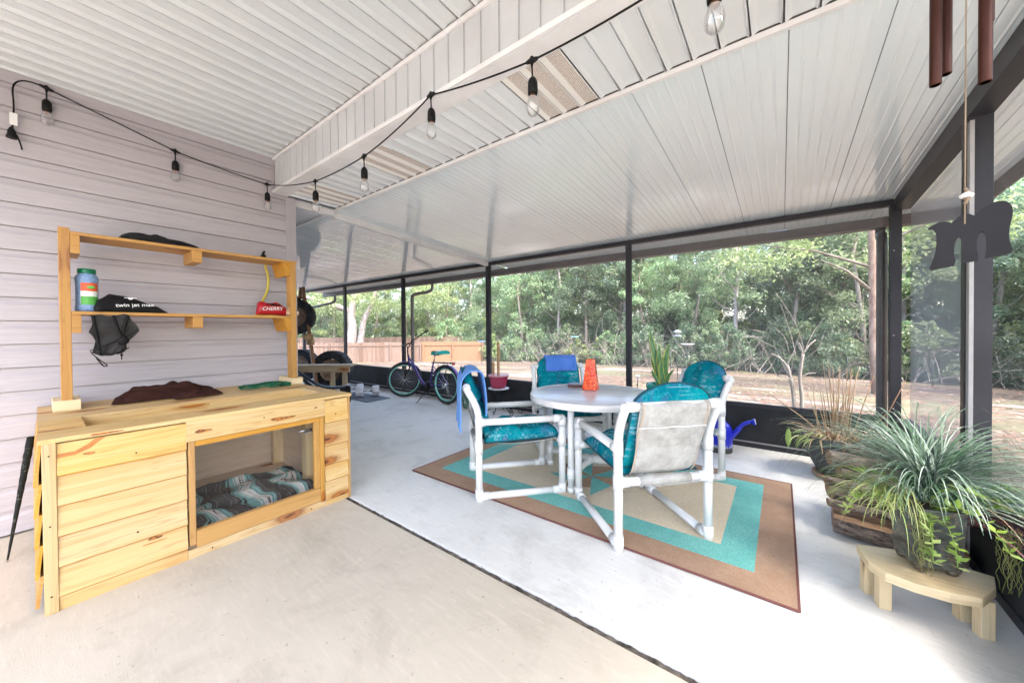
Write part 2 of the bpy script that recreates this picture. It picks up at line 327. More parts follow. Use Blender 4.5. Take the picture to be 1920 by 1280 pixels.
fr = math2(t, 'FRACT', math2(t, 'MULTIPLY', math2(t, 'ADD', sp.outputs[0], math2(t, 'MULTIPLY', noi(t, coords(t, 'UV'), 1.7, 2, .5, .6), .55)), 3.3))
dk, lt, te, gy = (.07, .066, .068), (.80, .80, .78), (.26, .52, .52), (.19, .185, .19)
c = ramp(t, fr, [(0, dk), (.10, gy), (.115, dk), (.18, gy), (.195, dk), (.26, te), (.28, dk), (.30, te), (.36, lt), (.38, te), (.41, lt), (.47, lt), (.49, dk), (.50, lt), (.58, lt), (.60, te), (.64, dk), (.66, te), (.72, gy), (.74, te), (.76, dk), (.86, gy), (.88, dk)], 'CONSTANT')
chk = N(t, 'ShaderNodeTexChecker'); chk.inputs['Scale'].default_value = 60; chk.inputs[1].default_value = (.03, .03, .03, 1); chk.inputs[2].default_value = (.8, .8, .8, 1)
t.links.new(coords(t, 'UV', (1, 1, 1), (0, 0, 0), (0, 0, .785)), chk.inputs[0])
pm = math2(t, 'MULTIPLY', math2(t, 'GREATER_THAN', fr, .50), math2(t, 'LESS_THAN', fr, .575))
c = mixc(t, math2(t, 'MULTIPLY', pm, ramp(t, noi(t, coords(t, 'UV'), 3), [(.45, 0.0), (.5, 1.0)])), c, chk.outputs[0])
t.links.new(c, b.inputs['Base Color']); bump(t, b, noi(t, coords(t, 'UV', (120, 4, 1)), 3, 3), .6, .006)
m_orange, t, b = mat('orange_art_glass'); b.inputs['Roughness'].default_value = .08
c = mixc(t, ramp(t, noi(t, coords(t, 'Object'), 14, 3, .5, 2.5), [(.42, 0.0), (.6, 1.0)]), (.62, .025, .004), (.85, .13, .03))
t.links.new(c, b.inputs['Base Color']); b.inputs['Specular IOR Level'].default_value = .4
m_table = simple('table_top_laminate', (.50, .49, .51), .25, (.58, .57, .585), 5, stretch=(1, 2, 1))
m_tableedge = simple('white_table_edge', (.76, .74, .72), .3)
m_redwood2 = simple('mahogany_frame', (.13, .02, .015), .3)
m_tile = simple('grey_tile', (.32, .33, .35), .3, (.22, .22, .24), 30)
m_granule = simple('blue_granules', (.10, .22, .45), .6, (.30, .42, .62), 220, lo=.45, hi=.55, bs=.5, bsc=260)
m_greencap = simple('green_cap', (.0, .16, .07), .35)
m_wht = simple('print_white', (.85, .85, .83), .5)
m_prgreen = simple('print_green', (.10, .42, .08), .5)
m_prred = simple('print_orange_red', (.75, .12, .04), .5)
m_bagblack = simple('black_nylon', (.005, .005, .005), .6, (.009, .009, .010), 10, bs=.4, bsc=20)
m_net = meshy('black_net', (.005, .005, .005), .8)
m_netd = meshy('black_netting_pile', (.02, .02, .022), 1.0, 260)
m_cherry = simple('red_foil', (.42, .01, .02), .28, (.30, .008, .015), 9, bs=.5, bsc=25)
m_foil = simple('crumpled_foil_paper', (.55, .38, .24), .5, (.62, .50, .40), 20, bs=.9, bsc=60)
m_yellow = simple('yellow_webbing', (.55, .45, .06), .6, (.62, .52, .09), 8)
m_cord = simple('green_cord', (.0, .10, .045), .4)
m_ply = wood('kennel_lining', (.80, .68, .54), (.74, .60, .46), (.56, .42, .30), .2)
m_umb = simple('black_umbrella_cloth', (.010, .012, .010), .7, (.10, .11, .08), 60, lo=.6, hi=.68)

# ---------------------------------------------------------------- mesh builder
class MB:
    def __init__(s): s.v = []; s.f = []; s.uv = []; s.mi = []; s.sm = []
    def face(s, pts, uvs=None, mi=0, sm=False):
        k = len(s.v); s.v += [tuple(p) for p in pts]; s.f.append(tuple(range(k, k + len(pts))))
        s.uv.append(uvs or [(p[0], p[1]) for p in pts]); s.mi.append(mi); s.sm.append(sm)
    def mesh(s, vs, fs, uvs=None, mi=0, sm=True, T=None):
        k = len(s.v)
        s.v += [tuple(T @ Vector(p)) if T else tuple(p) for p in vs]
        for f in fs:
            s.f.append(tuple(k + i for i in f)); s.mi.append(mi); s.sm.append(sm)
            s.uv.append([uvs[i] for i in f] if uvs else [(vs[i][0], vs[i][2] + vs[i][1]) for i in f])
    def box(s, lo, hi, axis=1, T=None, mi=0, taper=None):
        x0, y0, z0 = lo; x1, y1, z1 = hi
        P = [(x0, y0, z0), (x1, y0, z0), (x1, y1, z0), (x0, y1, z0), (x0, y0, z1), (x1, y0, z1), (x1, y1, z1), (x0, y1, z1)]
        F = [(0, 3, 2, 1), (4, 5, 6, 7), (0, 1, 5, 4), (1, 2, 6, 5), (2, 3, 7, 6), (3, 0, 4, 7)]
        ax = [2, 2, 1, 0, 1, 0]
        ou, ov = random.random() * 50, random.random() * 50
        k = len(s.v); s.v += [tuple(T @ Vector(p)) if T else p for p in P]
        for f, nrm in zip(F, ax):
            s.f.append(tuple(k + i for i in f)); s.mi.append(mi); s.sm.append(False)
            oth = [a for a in (0, 1, 2) if a != nrm]
            if axis in oth: ua = axis; va = [a for a in oth if a != axis][0]
            else: ua, va = oth
            s.uv.append([(P[i][ua] + ou, P[i][va] + ov + nrm * 3.3) for i in f])
    def prism(s, pts, z0, z1, T=None, mi=0):
        # polygon in xy, extruded along z
        n = len(pts); ou, ov = random.random() * 40, random.random() * 40
        vs = [(x, y, z0) for x, y in pts] + [(x, y, z1) for x, y in pts]
        k = len(s.v); s.v += [tuple(T @ Vector(p)) if T else p for p in vs]
        def add(f, uv): s.f.append(tuple(k + i for i in f)); s.uv.append(uv); s.mi.append(mi); s.sm.append(False)
        add(tuple(range(n - 1, -1, -1)), [(pts[i][0] + ou, pts[i][1] + ov) for i in range(n - 1, -1, -1)])
        add(tuple(range(n, 2 * n)), [(pts[i][0] + ou, pts[i][1] + ov) for i in range(n)])
        L = 0
        for i in range(n):
            j = (i + 1) % n; d = math.dist(pts[i], pts[j])
            add((i, j, n + j, n + i), [(L + ou, z0 + ov), (L + d + ou, z0 + ov), (L + d + ou, z1 + ov), (L + ou, z1 + ov)]); L += d
    def tube(s, pts, r, seg=10, mi=0, cap=True, flat=1.0, closed=False):
        pts = [Vector(p) for p in pts]; n = len(pts)
        rs = r if isinstance(r, (list, tuple)) else [r] * n
        rings = []; up = None
        for i, p in enumerate(pts):
            if closed: d = pts[(i + 1) % n] - pts[i - 1]
            else: d = (pts[min(i + 1, n - 1)] - pts[max(i - 1, 0)])
            if d.length < 1e-9: d = Vector((0, 0, 1))
            d.normalize()
            if up is None: up = Vector((0, 0, 1)) if abs(d.z) < .9 else Vector((1, 0, 0))
            a = d.cross(up)
            if a.length < 1e-5: a = d.cross(Vector((1, .3, 0)))
            a.normalize(); up = a.cross(d).normalized()
            rings.append([p + (a * math.cos(q) + up * math.sin(q) * flat) * rs[i] for q in [2 * math.pi * j / seg for j in range(seg)]])
        k = len(s.v); L = [0]
        for i in range(1, n): L.append(L[-1] + (pts[i] - pts[i - 1]).length)
        for rg in rings: s.v += [tuple(p) for p in rg]
        for i in range(n if closed else n - 1):
            i2 = (i + 1) % n
            for j in range(seg):
                j2 = (j + 1) % seg
                s.f.append((k + i * seg + j, k + i * seg + j2, k + i2 * seg + j2, k + i2 * seg + j)); s.mi.append(mi); s.sm.append(True)
                s.uv.append([(L[i], j / seg), (L[i], (j + 1) / seg), (L[i2], (j + 1) / seg), (L[i2], j / seg)])
        if cap and not closed:
            for i, rev in ((0, False), (n - 1, True)):
                f = [k + i * seg + j for j in range(seg)]
                if not rev: f.reverse()
                s.f.append(tuple(f)); s.mi.append(mi); s.sm.append(False); s.uv.append([(0, 0)] * seg)
    def lathe(s, prof, c=(0, 0, 0), seg=28, mi=0, T=None, sq=None):
        k = len(s.v); n = len(prof)
        for r, z in prof:
            for j in range(seg):
                a = 2 * math.pi * j / seg; p = Vector((r * math.cos(a), r * math.sin(a), z))
                if T: p = T @ p
                s.v.append((p.x + c[0], p.y + c[1], p.z + c[2]))
        for i in range(n - 1):
            for j in range(seg):
                j2 = (j + 1) % seg
                s.f.append((k + i * seg + j, k + i * seg + j2, k + (i + 1) * seg + j2, k + (i + 1) * seg + j)); s.mi.append(mi); s.sm.append(True)
                s.uv.append([(j / seg, prof[i][1]), ((j + 1) / seg, prof[i][1]), ((j + 1) / seg, prof[i + 1][1]), (j / seg, prof[i + 1][1])])
        for i, rev in ((0, True), (n - 1, False)):
            if prof[i][0] > 1e-4:
                f = [k + i * seg + j for j in range(seg)]
                if rev: f.reverse()
                s.f.append(tuple(f)); s.mi.append(mi); s.sm.append(False); s.uv.append([(0, 0)] * seg)
    def grid(s, fn, nu, nv, mi=0, sm=True, thick=0):
        k = len(s.v)
        for i in range(nu + 1):
            for j in range(nv + 1): s.v.append(tuple(fn(i / nu, j / nv)))
        for i in range(nu):
            for j in range(nv):
                a = k + i * (nv + 1) + j
                s.f.append((a, a + nv + 1, a + nv + 2, a + 1)); s.mi.append(mi); s.sm.append(sm)
                s.uv.append([(i / nu, j / nv), ((i + 1) / nu, j / nv), ((i + 1) / nu, (j + 1) / nv), (i / nu, (j + 1) / nv)])
    def ball(s, c, r, seg=12, rings=8, mi=0, sc=(1, 1, 1)):
        pr = [(max(1e-5, r * math.sin(math.pi * i / rings)), -r * math.cos(math.pi * i / rings)) for i in range(rings + 1)]
        s.lathe(pr, c, seg, mi, Matrix.Diagonal((sc[0], sc[1], sc[2], 1)).to_3x3())
    def data(s, name, mats):
        me = bpy.data.meshes.new(name); me.from_pydata(s.v, [], s.f)
        for m in (mats if isinstance(mats, (list, tuple)) else [mats]): me.materials.append(m)
        u = me.uv_layers.new(name='UVMap')
        flat = [c for f in s.uv for q in f for c in q]
        u.data.foreach_set('uv', flat)
        me.polygons.foreach_set('material_index', s.mi); me.polygons.foreach_set('use_smooth', s.sm)
        me.update(); return me
    def build(s, name, mats, parent=None, bevel=0, solid=0, sub=0, weld=True):
        me = s.data(name, mats)
        if weld and len(me.vertices) < 60000:
            bm = bmesh.new(); bm.from_mesh(me); bmesh.ops.remove_doubles(bm, verts=bm.verts, dist=1e-5); bm.to_mesh(me); bm.free()
        o = bpy.data.objects.new(name, me); COL.objects.link(o)
        if parent is not None: attach(o, parent)
        if solid:
            md = o.modifiers.new('solid', 'SOLIDIFY'); md.thickness = solid; md.offset = 0
        if bevel:
            md = o.modifiers.new('bevel', 'BEVEL'); md.width = bevel; md.segments = 2; md.limit_method = 'ANGLE'; md.angle_limit = R(35)
        if sub:
            md = o.modifiers.new('sub', 'SUBSURF'); md.levels = sub; md.render_levels = sub
        return o
def attach(o, parent):
    o.parent = parent
    if parent.type == 'EMPTY' and not parent.get('_loc'):
        o.matrix_parent_inverse = (Matrix.Translation(parent.location) @ parent.rotation_euler.to_matrix().to_4x4()).inverted()
def tag(o, label=None, cat=None, group=None, kind=None):
    if label: o['label'] = label
    if cat: o['category'] = cat
    if group: o['group'] = group
    if kind: o['kind'] = kind
    return o
def thing(name, label, cat, loc=(0, 0, 0), rz=0, group=None, local=False):
    o = bpy.data.objects.new(name, None); COL.objects.link(o); o.empty_display_size = .1
    o.location = loc; o.rotation_euler = (0, 0, rz)
    if local: LOCAL.append(o)
    if local: o['_loc'] = 1
    return tag(o, label, cat, group)
LOCAL = []
def dup(o, loc=None, rz=None, label=None, group=None, scale=None, parent=None):
    c = o.copy(); COL.objects.link(c)
    if parent: c.parent = parent
    if loc is not None: c.location = loc
    if rz is not None: c.rotation_euler = (0, 0, rz)
    if scale: c.scale = scale if isinstance(scale, tuple) else (scale,) * 3
    if label: c['label'] = label
    if group: c['group'] = group
    for ch in KIDS(o): dup(ch, parent=c)
    return c
def KIDS(o): return [x for x in COL.objects if x.parent == o]
def text(s, name, size, T, m, parent, ext=.0006, ax='CENTER', shear=0, spacing=1):
    cu = bpy.data.curves.new(name, 'FONT'); cu.body = s; cu.size = size; cu.align_x = ax; cu.align_y = 'CENTER'; cu.extrude = ext; cu.shear = shear; cu.space_character = spacing
    o = bpy.data.objects.new(name, cu); me = bpy.data.meshes.new_from_object(o)
    bpy.data.objects.remove(o); me.transform(T); me.materials.clear(); me.materials.append(m)
    q = bpy.data.objects.new(name, me); COL.objects.link(q); attach(q, parent); return q
def frameT(o, xdir, zdir):
    x = Vector(xdir).normalized(); z = Vector(zdir).normalized(); y = z.cross(x).normalized(); x = y.cross(z)
    return Matrix(((x.x, y.x, z.x, o[0]), (x.y, y.y, z.y, o[1]), (x.z, y.z, z.z, o[2]), (0, 0, 0, 1)))
def arc(pts, n=6):
    # Catmull-Rom through points
    P = [Vector(p) for p in pts]; P = [P[0]] + P + [P[-1]]; out = []
    for i in range(1, len(P) - 2):
        for k in range(n):
            u = k / n; a, b_, c, d = P[i - 1], P[i], P[i + 1], P[i + 2]
            out.append(.5 * ((2 * b_) + (-a + c) * u + (2 * a - 5 * b_ + 4 * c - d) * u * u + (-a + 3 * b_ - 3 * c + d) * u ** 3))
    out.append(P[-2]); return out

exec_order = []
# ================================================================ SETTING
def gz(x, y):
    d = max(0.0, math.hypot(x * .9, y) - 6.0)
    return -.16 - .055 * min(d, 30) - .01 * max(0, min(d, 200) - 30)
b = MB()
n = 130
xs = [-150 + 300 * i / n for i in range(n + 1)]
def gfn(u, v):
    x = (u - .5) * 2; y = (v - .5) * 2
    x = 12 * x + 190 * x ** 3; y = 12 * y + 190 * y ** 3 + 5
    z = gz(x, y)
    if -12.2 < x < 6 and -9.5 < y < 4.7: z = -.19
    return (x - 3, y, z + .03 * noise.noise(Vector((x * .5, y * .5, 0))))
b.grid(gfn, n, n); tag(b.build('ground', m_ground, weld=False), kind='structure')
b = MB(); b.box((-6, -9, -.2), (5.5, 1.402, 0)); tag(b.build('patio_floor', m_patio, bevel=.004), kind='structure')  # real slab near the camera; unseen extension behind and right added to bounce sunlight
b = MB(); b.box((-12.2, 1.436, -.2), (.98, 4.72, .0)); tag(b.build('porch_floor', m_porch, bevel=.004), kind='structure')
b = MB()
def jf(u, v):
    x = -12.2 + 13.2 * u
    return (x, 1.398 + .042 * v, -.012 + .010 * noise.noise(Vector((x * 30, v * 2, 0))))
b.grid(jf, 700, 5, sm=False); tag(b.build('expansion_joint', m_joint, weld=False), kind='structure')

# ---- house wall
XW = -3.9
hw = thing('house_wall', 'lilac grey lap siding house wall behind the wooden dog house', 'wall', (XW, 0, 0))
b = MB(); P = []
z = .014; c = .1495
while z < 2.93:
    P += [(-.001, z - .004), (-.001, z - .0005), (.021, z), (.018, z + .098), (.009, z + .120), (.008, z + c - .0045)]; z += c
P = [(p[0], min(p[1], 2.93)) for p in P]
for i in range(len(P) - 1):
    (a, z0), (e, z1) = P[i], P[i + 1]
    b.face([(XW + a, -4, z0), (XW + a, 1.482, z0), (XW + e, 1.482, z1), (XW + e, -4, z1)])
b.face([(XW + .013, -4, .014), (XW - .1, -4, .014), (XW - .1, 1.482, .014), (XW + .013, 1.482, .014)])
b.build('siding', m_siding, hw, weld=False)
b = MB(); b.box((XW - .02, 1.482, 0.0), (XW + .030, 1.572, 2.594)); b.box((XW - .012, 1.365, 2.594), (XW + .019, 1.387, 2.93)); b.build('corner_trim', m_trim, hw, bevel=.003)
b = MB(); b.box((XW, -4, 2.9), (XW + .02, 1.365, 2.925)); b.build('top_trim', m_trim, hw, bevel=.003)
b = MB(); b.box((-12, 1.40, 0), (XW - .021, 1.56, 2.58)); b.box((XW - .2, -4, 0), (XW - .101, 1.39, 2.93)); b.build('wall_core', simple('pale_side_wall', (.6, .57, .6), .6), hw)
# ---- patio ceiling (ribbed vinyl)
def ribbed(b, x0, x1, y0, y1, z, per=.12, ph=0.0, deep=.008, zf=None, mi=0):
    k0 = math.floor((x0 - ph) / per); pr = []
    k = k0
    while k * per + ph < x1:
        a = k * per + ph
        pr += [(a + .001, deep + .006), (a + .005, deep + .006), (a + .006, -.002), (a + .010, -.003), (a + .030, .009), (a + .033, .010), (a + per - .014, .010), (a + per - .005, -.002), (a + per - .001, -.002)]; k += 1
    pr = [(min(max(p[0], x0), x1), p[1]) for p in pr]
    for i in range(len(pr) - 1):
        (a, d0), (e, d1) = pr[i], pr[i + 1]
        if e - a < 1e-6 and abs(d1 - d0) < 1e-6: continue
        b.face([(a, y0, z + d0), (a, y1, z + d0), (e, y1, z + d1), (e, y0, z + d1)], mi=mi)
CX0, CX1, CY0 = -3.88, 1.7, -1.6  # unseen right and rear ceiling edges set for how much light gets in
pc = thing('patio_ceiling', 'white ribbed vinyl ceiling over the tan patio slab', 'ceiling', (-1.4, 0, 2.93))
b = MB(); ribbed(b, CX0, CX1, CY0, 1.372, 2.932, .12, -1.374); b.build('ceiling_panel', m_ceil, pc, weld=False)
b = MB(); b.box((-4.2, CY0 - .1, 2.95), (CX1 + .1, 1.5, 3.05)); b.build('roof_deck', m_white, pc)
# ---- beam
bm_ = thing('porch_beam', 'long white vinyl wrapped beam between the patio ceiling and the porch', 'beam', (-1.4, 1.4, 2.6))
b = MB(); pr = []; a = CX0 + .02
while a < CX1: pr += [(a, 0), (a + .096, 0), (a + .100, -.003), (a + .108, -.003), (a + .110, .007), (a + .117, .007)]; a += .12
pr2 = [(min(p[0], CX1), p[1]) for p in pr]
for i in range(len(pr2) - 1):
    (x0, d0), (x1, d1) = pr2[i], pr2[i + 1]
    b.face([(x0, 1.386 + d0, 2.62), (x1, 1.386 + d1, 2.62), (x1, 1.386 + d1, 2.91), (x0, 1.386 + d0, 2.91)])
m_fasc = simple('fascia_vinyl', (.50, .52, .545), .45, (.45, .46, .48), 3)
b.build('fascia_panel', m_fasc, bm_, weld=False)
b = MB(); b.box((CX0, 1.370, 2.905), (CX1, 1.385, 2.931)); b.build('top_trim', m_white, bm_, bevel=.002)
b = MB(); b.box((CX0 - .04, 1.368, 2.596), (CX1, 1.384, 2.624)); b.build('bottom_trim', m_white, bm_, bevel=.002)
b = MB(); b.box((XW + .024, 1.385, 2.594), (CX1, 1.4955, 2.6)); b.box((XW + .024, 1.40, 2.6), (CX1, 1.49, 2.94)); b.build('soffit_cap', m_white, bm_)
# ---- soffit
sf = thing('porch_soffit', 'white ribbed soffit strip with brown dirty vents beside the beam', 'soffit', (-1.4, 1.7, 2.6))
b = MB(); bv = MB(); vents = [(-2.634, -2.274), (-1.194, -.834), (-3.70, -3.34), (.246, .60)]
edges = sorted([XW + .024, 1.3] + [e for v_ in vents for e in v_])
for i in range(len(edges) - 1):
    x0, x1 = edges[i], edges[i + 1]
    isv = any(abs(x0 - v_[0]) < 1e-6 for v_ in vents)
    if isv: continue
    b = MB(); ribbed(b, x0, x1, 1.4965, 1.965, 2.598, .12, -1.314); b.build('soffit_panel', m_soff, sf, weld=False)
for v_ in vents:
    b = MB(); ribbed(b, v_[0], v_[1], 1.4965, 1.965, 2.598, .12, -1.314); b.build('vent', m_vent, sf, weld=False)
b = MB(); b.box((XW - 8, 1.5, 2.6), (XW + .022, 1.965, 2.604)); b.build('side_panel', m_soff, sf)
b = MB(); b.box((-12, 1.966, 2.574), (1.3, 1.990, 2.600)); b.build('edge_trim', m_white, sf, bevel=.002)
b = MB(); b.box((-12, 1.572, 2.612), (1.3, 1.99, 2.9)); b.build('soffit_core', m_gap, sf)
# ---- porch roof panels
def rz_(y): return 2.586 - (y - 1.98) * .0675
def roofpanel(x0, x1):
    b = MB(); pr = []; per = .346; ph = .025; k = math.floor((x0 - ph) / per)
    while k * per + ph < x1:
        a = k * per + ph; pr += [(a, .008), (a + .0025, .008), (a + .0035, 0)]
        for j in range(1, 6):
            q = a + j * per / 6; pr += [(q - .008, 0), (q - .001, -.0030), (q + .002, -.0030), (q + .009, 0)]
        pr += [(a + per - .001, 0)]; k += 1
    pr = [(min(max(p[0], x0), x1), p[1]) for p in pr]
    ys = [1.991, 3.0, 4.0, 5.1]
    for i in range(len(pr) - 1):
        (a, d0), (e, d1) = pr[i], pr[i + 1]
        if e - a < 1e-6: continue
        mi = 1 if (d0 > .007 and d1 > .007) else 0
        for y0, y1 in zip(ys, ys[1:]):
            b.face([(a, y0, rz_(y0) + d0), (a, y1, rz_(y1) + d0), (e, y1, rz_(y1) + d1), (e, y0, rz_(y0) + d1)], mi=mi)
    return b
for (x0, x1, lab) in ((-3.925, 1.34, 'glossy white ribbed porch roof panel above the dining table'), (-10.8, -3.975, 'glossy white ribbed porch roof panel above the bicycle and tires')):
    pr_ = thing('porch_roof', lab, 'roof', ((x0 + x1) / 2, 3.5, 2.5))
    b = roofpanel(x0, x1); b.build('roof_sheet', [m_roof, m_gap], pr_, weld=False)
    b = MB(); b.face([(x0, 1.99, rz_(1.99) + .08), (x1, 1.99, rz_(1.99) + .08), (x1, 5.1, rz_(5.1) + .08), (x0, 5.1, rz_(5.1) + .08)]); b.build('roof_top', m_white, pr_, solid=.02)
cb = thing('roof_beam', 'sloping white aluminium beam under the porch roof above the bicycle', 'beam', (-3.95, 3.2, 2.4))
b = MB(); 
for (dx, w0, h0, h1) in ((0, .024, -.001, -.085),):
    y0, y1 = 1.99, 4.57
    T = None
    b.mesh([(-3.975, y0, rz_(y0) + .004), (-3.925, y0, rz_(y0) + .004), (-3.925, y1, rz_(y1) + .004), (-3.975, y1, rz_(y1) + .004),
            (-3.975, y0, rz_(y0) - .07), (-3.925, y0, rz_(y0) - .07), (-3.925, y1, rz_(y1) - .07), (-3.975, y1, rz_(y1) - .07)],
           [(0, 1, 2, 3), (4, 7, 6, 5), (0, 4, 5, 1), (1, 5, 6, 2), (2, 6, 7, 3), (3, 7, 4, 0)], sm=False)
b.build('beam_box', m_white, cb, bevel=.002)
b = MB(); b.box((-3.99, 1.58, 2.53), (-3.91, 1.98, 2.596)); b.build('beam_end', m_white, cb, bevel=.002)

# ---- screen walls
POSTX = [-10.9, -8.62, -6.28, -3.95, -1.57]
sw = thing('screen_wall', 'dark bronze framed insect screen wall with low kick panels facing the yard', 'screen wall', (-4, 4.6, 0))
Y0, Y1 = 4.57, 4.62
b = MB(); b.box((-10.95, Y0 - .004, 2.352), (.80, Y1 + .02, 2.402)); b.build('top_rail', m_bronze, sw, bevel=.002)
for i, x in enumerate(POSTX):
    b = MB(); hwid = .042 if x < -2 else .034
    b.box((x - hwid, Y0, .0), (x + hwid, Y1, 2.352)); b.build('post', m_bronze, sw, bevel=.002)
b = MB(); b.box((.775, Y0 - .002, 0), (.845, Y1 + .03, 2.36)); b.build('corner_post', m_bronze, sw, bevel=.002)
b = MB()
for s_ in (.55, 1.2, 1.95):
    b.ball((.795, Y0 - .004, s_), .006, 8, 4)
b.build('screw', m_silver, sw)
b = MB()
allx = [-11] + POSTX[1:] + [.775]
for x0, x1 in zip(allx, allx[1:]):
    b.box((x0 + .043, Y0 + .01, .05), (x1 - .043, Y0 + .03, .43))
b.build('kick_panel', m_bronze_in, sw)
b = MB()
for x0, x1 in zip(allx, allx[1:]):
    b.box((x0 + .0425, Y0 + .002, .43), (x1 - .0425, Y1, .470)); b.box((x0 + .0425, Y0 - .002, .001), (x1 - .0425, Y0 + .04, .05))
b.build('kick_rail', m_bronze, sw, bevel=.002)
b = MB()
for x0, x1 in zip(allx, allx[1:]): b.box((x0 + .043, Y0 - .006, .052), (x1 - .043, Y0 + .006, .064))
b.build('spline_strip', m_silver, sw)
for x0, x1 in zip(allx, allx[1:]):
    b = MB(); b.face([(x0 + .042, Y1 - .01, .47), (x1 - .042, Y1 - .01, .47), (x1 - .042, Y1 - .01, 2.352), (x0 + .042, Y1 - .01, 2.352)]); b.build('screen', m_screen, sw)
# right hand screen wall
sr = thing('screen_wall', 'right hand dark bronze screen wall behind the potted grass', 'screen wall', (.82, 3, 0))
XR = .80
def beamY(x0, x1, y0, y1, za, zb, off):
    b = MB(); f = lambda y: rz_(y)
    b.mesh([(x0, y0, f(y0) + za), (x1, y0, f(y0) + za), (x1, y1, f(y1) + za), (x0, y1, f(y1) + za), (x0, y0, f(y0) + zb), (x1, y0, f(y0) + zb), (x1, y1, f(y1) + zb), (x0, y1, f(y1) + zb)],
           [(0, 3, 2, 1), (4, 5, 6, 7), (0, 1, 5, 4), (1, 2, 6, 5), (2, 3, 7, 6), (3, 0, 4, 7)], sm=False); return b
beamY(XR, XR + .096, 1.5, 4.566, -.115, -.003, 0).build('top_rail', m_bronze, sr, bevel=.002)
for y in (3.04, 1.45):
    b = MB(); b.box((XR - .004, y, 0), (XR + .094, y + .05, rz_(y) - .115)); b.build('post', m_bronze, sr, bevel=.002)
b = MB(); b.box((XR + .002, 3.0, .02), (XR + .018, 3.038, 2.37)); b.build('post_flange', m_silver, sr)
ysr = [1.50, 3.04, 4.57]
b = MB(); b.box((XR + .01, 1.5, .05), (XR + .03, 2.999, .43)); b.box((XR + .01, 3.091, .05), (XR + .03, 4.566, .43)); b.build('kick_panel', m_bronze_in, sr)
b = MB()
for y0, y1 in ((1.5, 2.999), (3.091, 4.566)):
    b.box((XR + .002, y0, .43), (XR + .10, y1, .47)); b.box((XR, y0, .001), (XR + .04, y1, .05))
b.build('kick_rail', m_bronze, sr, bevel=.002)
for y0, y1, mm in ((1.5, 3.04, m_screen), (3.091, 4.566, m_film)):
    b = MB(); b.face([(XR + .0965, y0, .47), (XR + .0965, y1, .47), (XR + .0965, y1, rz_(y1) - .12), (XR + .0965, y0, rz_(y0) - .12)]); b.build('screen', mm, sr)
# ---- gutters and downspouts
m_gut = simple('brown_gutter', (.075, .060, .062), .4, (.095, .075, .076), 4)
m_gutp = simple('gutter_underside', (.30, .20, .19), .5)
gt = thing('gutter', 'long dark brown gutter along the porch eave outside the screens', 'gutter', (-4, 5.14, 2.3))
b = MB(); b.box((-10.8, 5.085, rz_(5.1) - .105), (1.44, 5.1, rz_(5.1) - .004)); b.build('fascia_board', m_gut, gt, bevel=.002)
b = MB(); b.prism([(5.101, 2.275), (5.16, 2.262), (5.21, 2.29), (5.23, 2.36), (5.215, 2.365), (5.2, 2.30), (5.15, 2.275), (5.101, 2.288)], -10.85, 1.5, Matrix(((0, 0, 1, 0), (1, 0, 0, 0), (0, 1, 0, 0), (0, 0, 0, 1)))); b.build('gutter_trough', m_gut, gt)
gr = thing('roof_fascia', 'dark brown fascia along the right edge of the porch roof', 'fascia', (1.36, 3, 2.4))
beamY(1.345, 1.365, 1.5, 5.085, -.11, .05, 0).build('fascia_board', m_gut, gr, bevel=.002)
m_dsp = simple('dark_downspout', (.028, .024, .024), .4, (.040, .034, .034), 4)
def downspout(label, pts, r=.034, flat=.75):
    d = thing('downspout', label, 'downspout', pts[-1])
    b = MB(); b.tube(arc(pts, 5), r, 12, flat=flat); b.build('pipe', m_dsp if r > .05 else m_gut, d)
    b = MB(); b.tube([Vector(pts[-2]) + Vector((0, 0, .25)), Vector(pts[-2]) + Vector((0, 0, .22))], r * 1.12, 12, flat=flat); b.build('strap', m_gut, d)
downspout('brown elbow downspout behind the post nearest the bicycle', [(-6.02, 5.14, 2.28), (-6.02, 5.14, 2.16), (-6.05, 5.05, 2.09), (-6.1, 4.86, 2.05), (-6.13, 4.74, 2.0), (-6.14, 4.71, 1.88), (-6.14, 4.71, .8), (-6.14, 4.71, 0)])
downspout('brown elbow downspout at the far left above the tires', [(-10.2, 5.14, 2.28), (-10.2, 5.14, 2.12), (-10.28, 5.05, 2.06), (-10.6, 4.9, 1.99), (-10.95, 4.74, 1.93), (-11.1, 4.71, 1.85), (-11.1, 4.71, .8), (-11.1, 4.71, 0)])
downspout('brown corrugated downspout outside the right corner post', [(.80, 5.15, 2.27), (.80, 5.15, 2.2), (.785, 5.03, 2.17), (.765, 4.86, 2.14), (.755, 4.79, 2.06), (.755, 4.78, 1.8), (.755, 4.78, 0), (.755, 4.78, -.15)], .052)

